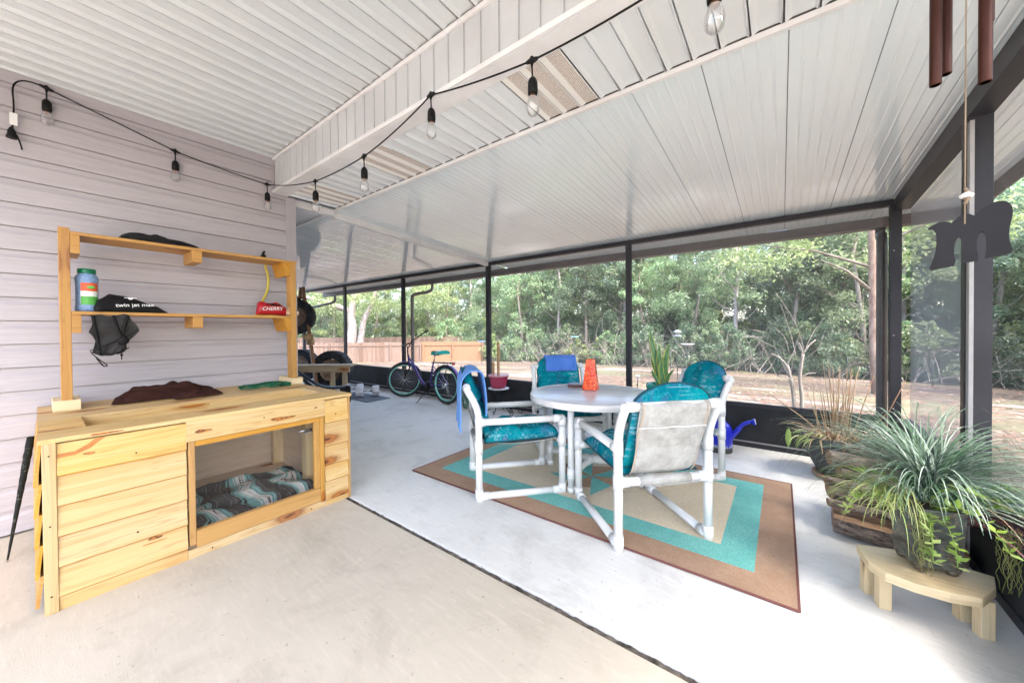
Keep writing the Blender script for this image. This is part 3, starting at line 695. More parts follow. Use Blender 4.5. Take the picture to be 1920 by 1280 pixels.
# ================================================================ DOG HOUSE
XF = -2.655
dh = thing('dog_house', 'fresh pine dog house bench with a window and lap boards against the siding', 'dog house', (-3.25, .72, 0))
XB = -3.872
b = MB()   # front boards, clapboard style (each bottom edge proud)
def lap(b, y0, y1, zz, x=XF):
    for z0, z1 in zip(zz, zz[1:]):
        T = None; ou, ov = random.random() * 50, random.random() * 50
        pts = [(x + .001, z0), (x - .011, z1 + .006), (x - .026, z1 + .006), (x - .016, z0)]
        vs = [(px_, y0, pz) for px_, pz in pts] + [(px_, y1, pz) for px_, pz in pts]
        pts = [(x + .006, z0 + .003), (x - .010, z1), (x - .026, z1), (x - .016, z0 - .002), (x + .002, z0 - .002)]
        vs = [(px_, y0, pz) for px_, pz in pts] + [(px_, y1, pz) for px_, pz in pts]
        for f, mi in (((4, 3, 2, 1, 0), 0), ((5, 6, 7, 8, 9), 0), ((0, 1, 6, 5), 0), ((1, 2, 7, 6), 0), ((2, 3, 8, 7), 0), ((3, 4, 9, 8), 1), ((4, 0, 5, 9), 1)):  # amber lip faces: cut-edge tone plus the lap's shadow line, put into colour
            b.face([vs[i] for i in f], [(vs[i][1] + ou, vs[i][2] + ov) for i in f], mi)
def spot(b, pts, z0, z1, mi, x=XF):
    f = lambda z: x + .006 - .016 * (z - z0) / (z1 - z0) + .0007
    b.face([(f(z), y, z) for y, z in pts], mi=mi)
def blob(y, z, ry, rz2, n=14, tail=0):
    return [(y + ry * math.cos(a) * (1 + .18 * math.sin(3 * a + y * 40)) + (tail if math.cos(a) > .85 else 0), z + rz2 * math.sin(a) * (1 + .2 * math.sin(2 * a + z * 50))) for a in [2 * math.pi * i / n for i in range(n)]]
lap(b, .047, .494, [.065, .201, .342, .483, .621, .768])
spot(b, [(.048, .702), (.10, .705), (.145, .722), (.18, .752), (.20, .766), (.165, .766), (.135, .742), (.10, .722), (.048, .722)], .621, .768, 3)
spot(b, blob(.365, .186, .030, .009), .065, .201, 2); spot(b, blob(.36, .165, .05, .004), .065, .201, 3); spot(b, blob(.145, .70, .02, .006), .621, .768, 2)
b.build('front_boards', [m_pine, m_amber, m_knot, m_resin], dh)
b = MB(); lap(b, 1.251, 1.425, [.04, .178, .295, .436, .605, .768]); b.build('front_boards', [m_pine, m_amber], dh)
b = MB(); b.box((XF - .018, .494, .662), (XF + .003, 1.2505, .776), 1)
for q in (blob(.555, .712, .024, .010, tail=.03), blob(.955, .700, .05, .012, tail=.05), blob(1.19, .733, .012, .005)): b.face([(XF + .0036, y, z) for y, z in q], mi=1)
b.build('front_rail', [m_pine, m_knot], dh)
b = MB(); b.box((XF - .018, .494, .0), (XF + .002, 1.252, .052), 1); b.build('front_rail', m_pine, dh, bevel=.002)
b = MB(); b.box((XF - .035, .005, 0), (XF + .006, .046, .777), 2); b.build('corner_post', m_pine, dh, bevel=.002)
b = MB(); b.box((XF - .035, 1.426, 0), (XF + .004, 1.442, .777), 2); b.build('corner_post', m_pineframe, dh, bevel=.002)
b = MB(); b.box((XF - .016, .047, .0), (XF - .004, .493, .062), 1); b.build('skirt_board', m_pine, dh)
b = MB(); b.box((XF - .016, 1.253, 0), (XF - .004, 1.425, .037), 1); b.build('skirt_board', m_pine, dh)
# side lap boards
def side(y, sgn):
    b = MB()
    for z0, z1 in zip([.03, .16, .30, .44, .58], [.17, .31, .45, .59, .775]):
        ou, ov = random.random() * 50, random.random() * 50
        pts = [(y + sgn * .020, z0), (y + sgn * .003, z1), (y - sgn * .007, z1), (y + sgn * .008, z0)]
        vs = [(XB, a, q) for a, q in pts] + [(XF - .036, a, q) for a, q in pts]
        for f in ((3, 2, 1, 0), (4, 5, 6, 7), (0, 1, 5, 4), (1, 2, 6, 5), (2, 3, 7, 6), (3, 0, 4, 7)):
            b.face([vs[i] for i in f], [(vs[i][0] + ou, vs[i][2] + ov) for i in f])
    return b
side(.0, -1).build('side_boards', m_pineframe, dh); side(1.443, .35).build('side_boards', m_pine, dh)
# top frame round the trough
zt0, zt1 = .777, .797
hx0, hx1, hy0, hy1 = -3.24, -2.86, .147, 1.335
b = MB(); b.box((XB, -.005, zt0), (-3.52, 1.45, zt1), 1); b.box((-3.518, -.005, zt0), (hx0, 1.45, zt1 - .001), 1)
b.box((hx0 + .001, -.004, zt0), (hx1 - .14, hy0, zt1 - .0005), 1); b.box((hx1 - .138, -.004, zt0), (hx1, hy0, zt1 - .001), 1)
b.box((hx0 + .001, hy1, zt0), (hx1, 1.449, zt1 - .001), 0); b.box((hx1 + .001, -.006, zt0), (XF + .006, 1.453, zt1), 1)
b.face([(XF + .0066, y, .787 + (z - .787) * .8) for y, z in blob(.185, .787, .04, .007, tail=.03)], mi=1); b.build('top_boards', [m_pine, m_knot], dh)
b = MB()
b.box((hx0 - .02, hy0, .60), (hx0, hy1, zt0 - .001), 1); b.box((hx1, hy0, .60), (hx1 + .018, hy1, zt0 - .001), 1)
b.box((hx0, hy0 - .018, .60), (hx1, hy0, zt0 - .001), 0); b.box((hx0, hy1, .60), (hx1, hy1 + .018, zt0 - .001), 0)
b.box((hx0, hy0, .612), (hx1, hy1, .618), 1); b.build('trough', m_pine, dh)
# window
wf = MB()
wy0, wy1, wz0, wz1 = .502, 1.244, .075, .66
wf.box((XF - .03, wy0, wz0), (XF + .008, wy0 + .028, wz1), 2); wf.box((XF - .03, wy1 - .028, wz0 - .03), (XF + .010, wy1, wz1), 2)
wf.box((XF - .03, wy0 + .0285, wz1 - .030), (XF + .006, wy1 - .0285, wz1), 1); wf.box((XF - .03, wy0 + .0285, wz0 - .02), (XF + .006, wy1 - .0285, wz0 + .075), 1)
wf.box((XF - .034, wy1 - .062, wz0 + .0755), (XF + .001, wy1 - .0288, wz1 - .031), 2)
win = wf.build('window_frame', m_pineframe, dh, bevel=.003)
b = MB(); b.box((XF - .031, .530, .148), (XF - .026, wy1 - .05, wz1 - .028)); b.build('pane', m_pane, win)
b = MB(); b.box((XF - .034, .529, .635), (XF - .001, 1.182, .650), 1); b.build('inner_bead', m_pine, win)
# lining
b = MB(); b.box((XB, .02, .04), (XF - .04, 1.42, .052), 1); b.box((XB, .02, .05), (XB + .012, 1.42, .6), 1)
b.box((XB + .012, .40, .05), (XF - .04, .41, .6), 0); b.box((XB + .012, 1.38, .052), (XF - .045, 1.392, .6), 0); b.build('lining', m_ply, dh)
b = MB(); b.box((-3.05, 1.26, .052), (-2.98, 1.33, .60), 2); b.build('inner_post', m_pine2, dh)
b = MB(); b.box((-3.80, 1.30, .052), (-3.74, 1.378, .6), 2); b.build('inner_post', m_pine2, dh)
b = MB(); b.box((XF - .09, 1.13, .555), (XF - .035, 1.19, .562)); b.tube([(XF - .06, 1.10, .57), (XF - .06, 1.19, .57)], .008, 8); b.build('latch', m_chrome, dh)
# blanket inside
b = MB()
def bl(u, v):
    x = XF - .05 - .78 * v; y = .43 + .92 * u
    h = .075 + .055 * abs(noise.noise(Vector((u * 3.1, v * 2.6, 1)))) * 2 + .05 * noise.noise(Vector((u * 7, v * 6, 4))) + .03 * abs(noise.noise(Vector((u * 15, v * 11, 7))))
    e = min(u, 1 - u, v, 1 - v) * 7; h *= min(1, .25 + e)
    h *= .62
    h += .07 * math.exp(-((u - .62) ** 2 / .02 + (v - .45) ** 2 / .03))
    return (x + .03 * noise.noise(Vector((u * 4, v * 4, 9))), y + .03 * noise.noise(Vector((u * 4, v * 4, 19))), .055 + max(.01, h))
b.grid(bl, 90, 70); o = b.build('blanket', m_serape); o.data.materials[0] = m_serape
tag(o, 'crumpled teal white and charcoal striped blanket inside the dog house window', 'blanket')
b = MB()
for y, z in ((.025, .72), (.025, .40), (.025, .08), (.30, .66), (.30, .25), (1.33, .66), (1.33, .34), (.87, .725), (.60, .022), (1.15, .022)):
    b = MB(); b.tube([(XF - .002, y, z), (XF + .0075, y, z)], .0035, 8); b.build('screw', m_blackmet, dh)
# ---- furled umbrella
um = thing('umbrella', 'closed black speckled umbrella leaning beside the dog house', 'umbrella', (-3.47, -.12, 0))
b = MB(); A = Vector((-3.46, -.115, .01)); B2 = Vector((-3.80, -.03, .62)); 
pts = [A.lerp(B2, i / 24) for i in range(25)]
b.tube(pts, [.004 + .013 * min(1, i / 20) * (1 + .10 * math.sin(i * 2.6)) for i in range(25)], 9); b.build('canopy', m_umb, um)
b = MB(); b.tube([A - (B2 - A).normalized() * .01, A + (B2 - A) * .04], .004, 6); b.build('tip', m_chrome, um)

# ================================================================ SHELF RACK
rk = thing('shelf_rack', 'amber stained two tier open shelf rack standing on the dog house', 'shelf', (-3.6, .75, zt1))
XP = -3.52
b = MB(); b.box((XP - .26, .052, zt1), (XP, .163, .862), 0); b.build('base_block', m_pine2, rk, bevel=.003)
b = MB(); b.box((XP - .28, 1.372, zt1), (XP, 1.47, .855), 0); b.build('base_block', m_pine2, rk, bevel=.003)
b = MB(); b.box((XP - .09, .086, .862), (XP - .002, .131, 1.928), 2); b.build('post', m_amber, rk, bevel=.002)
b = MB(); b.box((XP - .09, 1.376, .855), (XP - .002, 1.422, 1.905), 2); b.build('post', m_amber, rk, bevel=.002)
for (zs, ze) in ((1.888, 1.908), (1.392, 1.413)):
    b = MB(); b.box((XP - .27, .132 if ze < 1.5 else .132, zs), (XP + .004, 1.375 if ze < 1.5 else 1.43, ze), 1); b.build('shelf_board', m_amber, rk, bevel=.002)
def cleat(y0, y1, zt, zb, cut):
    b = MB()
    if cut:  # trapezoid seen from the front
        T = frameT((XP - .0, 0, 0), (0, 1, 0), (-1, 0, 0))
        vs = [(XP, y0, zt), (XP, y1, zt), (XP, y1, zb), (XP, y0 + cut, zb)]
        w2 = [(XP - .26, q[1], q[2]) for q in vs]; a = vs + w2
        for f in ((3, 2, 1, 0), (4, 5, 6, 7), (0, 1, 5, 4), (1, 2, 6, 5), (2, 3, 7, 6), (3, 0, 4, 7)): b.face([a[i] for i in f], [(a[i][0] * 1 + 7, a[i][2] + a[i][1]) for i in f])
    else: b.box((XP - .26, y0, zb), (XP, y1, zt), 0)
    b.build('cleat', m_amber, rk, bevel=.002)
for zt in (1.8875, 1.3915):
    cleat(.1315, .171, zt, zt - .115, 0); cleat(.706, .765, zt, zt - .085, 0); cleat(1.318, 1.3755, zt, zt - .115, .03)
# items on the rack
nt_ = thing('folded_netting', 'folded black netting lying on the top shelf', 'netting', (-3.6, .55, 1.908))
b = MB()
def netf(k):
    def f(u, v):
        y = .34 + .43 * u; x = XP - .03 - .17 * v
        env = (1 - abs(2 * u - 1) ** 3) ** .5 * (1 - abs(2 * v - 1) ** 4)
        return (x, y, 1.910 + (.075 * env * (k + 1) / 4 * (1 - .40 * u)) + .006 * noise.noise(Vector((u * 6, v * 5, k))))
    return f
for k in range(4): b.grid(netf(k), 24, 10)
b.build('net_layers', m_bagblack, nt_)
b = MB()
def nt2(u, v):
    e = (1 - abs(2 * u - 1) ** 4) * (1 - abs(2 * v - 1) ** 4)
    return (XP - .02 - .2 * v, .335 + .30 * u, 1.912 + .082 * e * (.8 + .2 * noise.noise(Vector((u * 7, v * 4, 3)))))
b.grid(nt2, 20, 10); b.build('loose_net', m_net, nt_)
jar = thing('granule_jar', 'clear jar of blue granules with green lid on the middle shelf', 'jar', (-3.6, .195, 1.413))
jc = (-3.605, .2, 1.4135)
b = MB(); b.lathe([(.046, 0), (.052, .008), (.052, .03), (.049, .04), (.049, .19), (.052, .205), (.050, .225), (.038, .243), (.036, .25)], jc, 28); b.build('granules', m_granule, jar)
b = MB(); b.lathe([(.040, .246), (.041, .25), (.041, .272), (.038, .277), (.001, .277)], jc, 28); b.build('lid', m_greencap, jar)
lab = MB()
def lb(u, v):
    a = -.62 + 1.7 * u   # wraps the side that faces the camera and right
    return (jc[0] + .0502 * math.cos(a), jc[1] + .0502 * math.sin(a), jc[2] + .045 + .14 * v)
lab.grid(lb, 16, 1); lo_ = lab.build('label', m_wht, jar)
for (v0, v1, mm, rr) in ((.62, 1.0, m_prred, .0506), (.0, .38, m_prgreen, .0506)):
    q = MB(); q.grid(lambda u, v: (jc[0] + rr * math.cos(-.6 + 1.66 * u), jc[1] + rr * math.sin(-.6 + 1.66 * u), jc[2] + .045 + .14 * (v0 + (v1 - v0) * v)), 16, 1); q.build('label_band', mm, lo_)
q = MB(); q.ball((jc[0] + .0508 * math.cos(.25), jc[1] + .0508 * math.sin(.25), jc[2] + .157), .02, 12, 8, 0, (.12, 1.0, .5)); q.build('label_badge', m_prgreen, lo_)
bag = thing('drawstring_bag', 'black nylon bag with white lettering slumped on the middle shelf', 'bag', (-3.58, .4, 1.413))
b = MB()
def bf(u, v):
    y = .222 + .35 * u
    prof = [(0, .02), (.05, .075), (.2, .118), (.45, .105), (.7, .066), (.88, .040), (1, .006)]
    for (a, ha), (c_, hc) in zip(prof, prof[1:]):
        if a <= u <= c_: h = ha + (hc - ha) * (u - a) / (c_ - a); break
    an = math.pi * v; wd = .07 * (1 - .5 * u)
    return (-3.575 + wd * math.cos(an) * (1 + .1 * noise.noise(Vector((u * 6, v * 4, 0)))), y, 1.4145 + h * math.sin(an) ** .7 + .005 * noise.noise(Vector((u * 9, v * 7, 2))))
b.grid(bf, 40, 20); b.build('bag_body', m_bagblack, bag, solid=.002)
text('twin jet max', 'lettering', .036, frameT((-3.497, .405, 1.462), (-.02, 1, .06), (1, -.02, .45)), m_wht, bag, .001)
b = MB(); T = frameT((-3.512, .385, 1.505), (-.02, 1, .0), (1, 0, .65))
b.mesh([(math.cos(a) * .012, math.sin(a) * .009, .001) for a in [i * .785 for i in range(8)]], [tuple(range(8))], T=T); b.box((-.03, .004, 0), (.03, .008, .0015), T=T); b.build('emblem', m_wht, bag)
mb_ = thing('mesh_bag', 'black mesh drawstring bag hanging below the middle shelf', 'bag', (-3.55, .3, 1.39))
b = MB()
def mf(u, v):
    z = 1.392 - .245 * v - .03 * (1 - abs(2 * u - 1)) * v; wd = .115 + .05 * max(0, 1 - abs(v - .42) / .3) - .03 * v
    y = .29 + (u - .5) * wd * 1.5 + .02 * math.sin(v * 4)
    return (-3.50 - .03 * math.sin(math.pi * u) + .012 * noise.noise(Vector((u * 5, v * 5, 1))), y, z + .02 * noise.noise(Vector((u * 3, v * 2, 6))))
b.grid(mf, 14, 14); b.grid(lambda u, v: (lambda p: (p[0] + .03 * math.sin(math.pi * u), p[1], p[2]))(mf(u, v)), 14, 14); b.build('mesh_cloth', m_net, mb_)
b = MB()
for pts in ([(-3.485, .215, 1.39), (-3.48, .225, 1.29), (-3.48, .245, 1.14)], [(-3.485, .37, 1.39), (-3.48, .345, 1.28), (-3.48, .35, 1.17), (-3.48, .31, 1.14)], [(-3.482, .20, 1.165), (-3.475, .27, 1.20), (-3.478, .385, 1.27), (-3.48, .41, 1.30)],
            [(-3.48, .2, 1.16), (-3.475, .25, 1.135), (-3.475, .33, 1.15), (-3.478, .37, 1.18)], [(-3.48, .205, 1.15), (-3.475, .235, 1.11), (-3.475, .27, 1.07), (-3.475, .255, 1.065), (-3.475, .225, 1.12)], [(-3.48, .30, 1.39), (-3.475, .33, 1.27), (-3.475, .36, 1.22)]):
    b.tube(arc(pts, 5), .008, 6, flat=.35)
b.ball((-3.475, .345, 1.225), .028, 10, 7, 0, (.4, 1, 1)); b.tube([(-3.475, .335, 1.17), (-3.475, .335, 1.10)], .003, 6); b.ball((-3.475, .335, 1.13), .008)
b.build('straps', m_bagblack, mb_)
ch = thing('snack_bag', 'red foil cherry chip bag crumpled at the right of the middle shelf', 'bag', (-3.58, 1.27, 1.413))
b = MB()
def cf(u, v):
    an = 2 * math.pi * v; y = 1.125 + .225 * u
    rr = (.055 * min(1, (u * 9 + .25)) * (1 - .35 * max(0, u - .7) / .3))
    rr *= 1 + .12 * noise.noise(Vector((u * 5, math.cos(an) * 1.5, math.sin(an) * 1.5)))
    return (-3.575 + rr * .95 * math.cos(an), y, 1.415 + rr * 1.05 * (1 + math.sin(an)))
b.grid(cf, 24, 22); b.face([cf(0, j / 22) for j in range(22)]); b.build('foil_body', m_cherry, ch)
b = MB()
def cf2(u, v):
    an = 2 * math.pi * v; y = 1.345 + .11 * u
    rr = .038 * (1 - .45 * u) * (1 + .3 * noise.noise(Vector((u * 9, math.cos(an) * 2.5, math.sin(an) * 2.5))))
    return (-3.575 + rr * math.cos(an), y, 1.418 + rr * 1.0 * (1 + math.sin(an)) + .008 * noise.noise(Vector((u * 12, v * 9, 0))))
b.grid(cf2, 14, 22); b.build('crumpled_top', m_foil, ch)
text('CHERRY', 'lettering', .042, frameT((-3.519, 1.23, 1.472), (0, 1, .03), (1, 0, .02)), m_wht, ch, .001, shear=.25)
b = MB(); b.prism([(-.06, -.013), (.06, -.013), (.05, .013), (-.05, .013)], 0, .001, frameT((-3.532, 1.24, 1.509), (0, 1, 0), (1, 0, .8))); b.build('dark_band', m_bagblack, ch)
sh_ = MB(); sh_.box((-3.70, 1.10, 1.4135), (XP + .008, 1.28, 1.4155)); tag(sh_.build('yellow_card', m_yellow), 'thin yellow card under the red snack bag', 'card')
st_ = thing('hanging_strap', 'yellow strap hanging from a black hook behind the top shelf', 'strap', (-3.81, 1.27, 1.95))
b = MB(); b.tube(arc([(-3.812, 1.262, 1.955), (-3.812, 1.285, 1.86), (-3.812, 1.302, 1.76), (-3.81, 1.29, 1.65), (-3.80, 1.25, 1.56), (-3.77, 1.215, 1.50), (-3.73, 1.20, 1.44)], 5), .011, 6, flat=.2); b.build('webbing', m_yellow, st_)
b = MB(); b.tube(arc([(-3.835, 1.262, 1.96), (-3.80, 1.258, 1.965), (-3.79, 1.256, 1.99), (-3.80, 1.27, 2.01)], 4), .010, 8); b.ball((-3.80, 1.262, 1.965), .022, 10, 6); b.build('hook', m_blackpl, st_)
# brown towel and green cord on the bench
b = MB()
def tw(u, v):
    x = -3.50 - .30 * v + .03 * noise.noise(Vector((u * 3, v * 2, 5))); y = .285 + .56 * u + .04 * v
    h = .022 + .05 * math.sin(math.pi * min(1, u * 1.15)) * math.sin(math.pi * v) + .075 * abs(noise.noise(Vector((u * 4.5 + v * 1.5, v * 4.5, 2)))) + .018 * noise.noise(Vector((u * 9, v * 8, 3)))
    e = min(u * 6, (1 - u) * 6, v * 6, (1 - v) * 6, 1); 
    return (x, y, zt1 + .004 + max(.004, h * e ** .5))
b.grid(tw, 70, 40)
def tw2(u, v):
    x = -3.40 - .13 * v; y = .58 + .27 * u
    e = min(u * 7, (1 - u) * 7, v * 6, (1 - v) * 6, 1)
    return (x, y, zt1 + .004 + (.028 + .015 * noise.noise(Vector((u * 6, v * 5, 8))) + .012 * u) * max(0.02, e) ** .5)
b.grid(tw2, 40, 24); tag(b.build('brown_towel', m_brown), 'crumpled dark brown towel lying on the dog house top', 'towel')
b = MB(); pts = []
for i in range(150):
    a = i / 150 * 2 * math.pi * 5.0; k = i / 150
    rx = .085 + .02 * math.sin(a * 1.7 + 1) + .01 * math.sin(i); ry = .165 + .025 * math.sin(a * .63)
    pts.append((-3.52 + rx * math.cos(a) + .012 * math.sin(i * .7), 1.165 + ry * math.sin(a), zt1 + .008 + .012 * k * 2 + .008 * abs(math.sin(a * .9 + 2))))
b.tube(arc(pts, 2), .0048, 6); gc = thing('extension_cord', 'coiled green extension cord on the dog house top', 'cord', (-3.52, 1.16, zt1)); b.build('cable', m_cord, gc)
b = MB(); b.box((-3.50, 1.29, zt1 + .002), (-3.46, 1.345, zt1 + .032)); b.tube([(-3.48, 1.26, zt1 + .017), (-3.48, 1.30, zt1 + .017)], .010, 8); b.build('plug', m_cord, gc, bevel=.006)

# ================================================================ STRING LIGHTS
sg = thing('string_lights', 'black cable of clear festoon bulbs strung from the siding across the beam', 'string lights', (-1.58, 1.36, 2.59))
hang = [(-3.86, .06, 2.885), (-3.855, .682, 2.715), (-3.80, 1.30, 2.635), (-2.955, 1.345, 2.464), (-2.27, 1.355, 2.462), (-1.577, 1.352, 2.60), (-.88, 1.33, 2.463), (-.17, 1.28, 2.44), (.6, 1.2, 2.48)]
b = MB()
start = [(-3.862, -.075, 2.56), (-3.862, -.068, 2.70), (-3.862, -.07, 2.82), (-3.862, -.045, 2.875), (-3.862, .0, 2.893)]
def sag(p, q, s):
    p, q = Vector(p), Vector(q)
    return [p.lerp(q, i / 8) - Vector((0, 0, s * 4 * (i / 8) * (1 - i / 8))) for i in range(8)]
path = arc(start + [hang[0]], 4)[:-1]
sags = [.0, .008, .02, .012, .02, .012, .015, .01]
for i in range(len(hang) - 1): path += sag(hang[i], hang[i + 1], sags[i])
path.append(Vector(hang[-1]))
b.tube(path, .0042, 7); b.build('cable', m_blackpl, sg)
m_tagw = simple('paper_tag', (.8, .8, .8), .6)
b = MB(); b.box((-3.857, -.085, 2.585), (-3.853, -.055, 2.66)); b.build('paper_tag', m_tagw, sg)
b = MB(); b.lathe([(.006, .07), (.010, .06), (.016, .045), (.018, .02), (.022, .012), (.022, 0)], (-3.855, -.078, 2.50), 12); b.tube(arc([(-3.85, -.07, 2.55), (-3.848, -.055, 2.51), (-3.848, -.045, 2.47), (-3.848, -.04, 2.44)], 4), .004, 6); b.build('socket_end', m_blackpl, sg)
for i, p in enumerate(hang[:-1]):
    x, y, z = p
    b = MB()
    d = (Vector(hang[i + 1]) - Vector(hang[max(0, i - 1)])).normalized() * .03
    b.tube([(x - d.x, y - d.y, z - d.z), (x, y, z), (x + d.x, y + d.y, z + d.z)], [.007, .013, .007], 8); b.ball((x, y, z + .010), .010, 8, 5)
    tilt = .012 if i > 1 else .004
    b.tube([(x, y, z), (x, y, z - .03), (x + tilt * .3, y, z - .09)], [.010, .004, .0038], 7)
    zz = z - .085; xx = x + tilt * .3
    b.lathe([(.007, .012), (.017, .0), (.0215, -.012), (.0225, -.05), (.0205, -.066)], (xx, y, zz), 14)
    so_ = b.build('socket', m_blackpl, sg)
    b = MB(); b.lathe([(.0135, -.060), (.0135, -.078), (.012, -.080)], (xx, y, zz), 12); b.build('bulb_cap', m_brass, so_)
    b = MB(); b.lathe([(.017, -.068), (.020, -.082), (.028, -.105), (.030, -.122), (.027, -.142), (.016, -.156), (.0005, -.161)], (xx, y, zz), 18); b.build('bulb', m_glass, so_)
b = MB()
b.box((-1.587, 1.366, 2.60), (-1.567, 1.3675, 2.618)); b.build('cup_hook', m_chrome, sg)

# ================================================================ RUG
rg = thing('area_rug', 'brown teal and cream geometric area rug under the dining set', 'rug', (-1.3, 2.86, 0))
RX0, RX1, RY0, RY1 = -2.675, .066, 2.037, 3.665
zr = .011
b = MB()
def fr(b, o, i_, mi, z=zr):
    (ax, ay, bx, by), (cx, cy, dx, dy) = o, i_
    q = [((ax, ay), (bx, ay), (dx, cy), (cx, cy)), ((bx, ay), (bx, by), (dx, dy), (dx, cy)), ((bx, by), (ax, by), (cx, dy), (dx, dy)), ((ax, by), (ax, ay), (cx, cy), (cx, dy))]
    for p in q: b.face([(x, y, z) for x, y in p], mi=mi)
o1, o2, o3 = (RX0, RY0, RX1, RY1), (RX0 + .178, RY0 + .185, RX1 - .178, RY1 - .155), (RX0 + .36, RY0 + .36, RX1 - .35, RY1 - .31)
fr(b, o1, o2, 0); fr(b, o2, o3, 1)
b.face([(o3[0], o3[1], zr), (o3[2], o3[1], zr), (o3[2], o3[3], zr), (o3[0], o3[3], zr)], mi=2)
pts = [(RX0, RY0), (RX1, RY0), (RX1, RY1), (RX0, RY1)]
for i in range(4):
    p, q = pts[i], pts[(i + 1) % 4]; b.face([(p[0], p[1], .0005), (q[0], q[1], .0005), (q[0], q[1], zr), (p[0], p[1], zr)], mi=0)
b.build('rug_field', [m_rugb, m_rugt, m_rugc], rg)
b = MB(); cx, cy = -1.305, 2.86
for i in range(8):
    a0, a1 = i * math.pi / 4 + .39, (i + 1) * math.pi / 4 + .39; rr = .37
    p1 = (cx + rr * math.cos(a0), cy + rr * math.sin(a0)); p2 = (cx + rr * .62 * math.cos(a1), cy + rr * .62 * math.sin(a1))
    b.face([(cx, cy, zr + .0015), (*p1, zr + .0015), (*p2, zr + .0015)], mi=i % 2)
b.build('star_motif', [m_rugt, m_rugb], rg)
b = MB()
for i in range(4):
    p, q = pts[i], pts[(i + 1) % 4]; b.tube([(p[0], p[1], .008), (q[0], q[1], .008)], .006, 8)
b.build('binding', simple('rug_binding', (.13, .04, .035), .8), rg)

# ================================================================ TABLE + CHAIRS (white PVC pipe)
PR = .026
def fit(b, c, d, ln=.075, r=PR + .0045):
    c = Vector(c); d = Vector(d).normalized(); b.tube([c, c + d * ln], r, 14)
TC = (-1.317, 2.90)
tb = thing('dining_table', 'round white pipe leg patio table with a grey laminate top', 'table', (TC[0], TC[1], 0), R(46.7), local=True)
b = MB(); b.lathe([(.001, .705), (.525, .705), (.525, .7201), (.001, .7201)], seg=64); b.build('table_top', m_table, tb, bevel=.004)
b = MB(); b.lathe([(.495, .672), (.533, .672), (.5352, .676), (.5352, .717), (.531, .7225), (.526, .7228), (.526, .7045), (.495, .7045)], seg=64); b.build('rim', m_tableedge, tb)
h = .294
for sx, sy in ((1, 1), (-1, 1), (1, -1), (-1, -1)):
    b = MB(); b.tube([(sx * h, sy * h, 0.012), (sx * h, sy * h, .70)], PR - .001, 14); fit(b, (sx * h, sy * h, .012), (0, 0, 1), .04); fit(b, (sx * h, sy * h, .10), (0, 0, 1), .1)
    b.build('leg', m_pvc, tb)
b = MB()
for sx, sy in ((1, 1), (-1, 1)):
    b.tube([(sx * h, sy * h, .15 + .0 * sx), (-sx * h, -sy * h, .15)], PR - .002, 12)
b.tube([(-.06, -.06, .15), (.06, .06, .15)], PR + .006, 12); b.tube([(.06, -.06, .15), (-.06, .06, .15)], PR + .0062, 12)
b.build('cross_stretcher', m_pvc, tb)

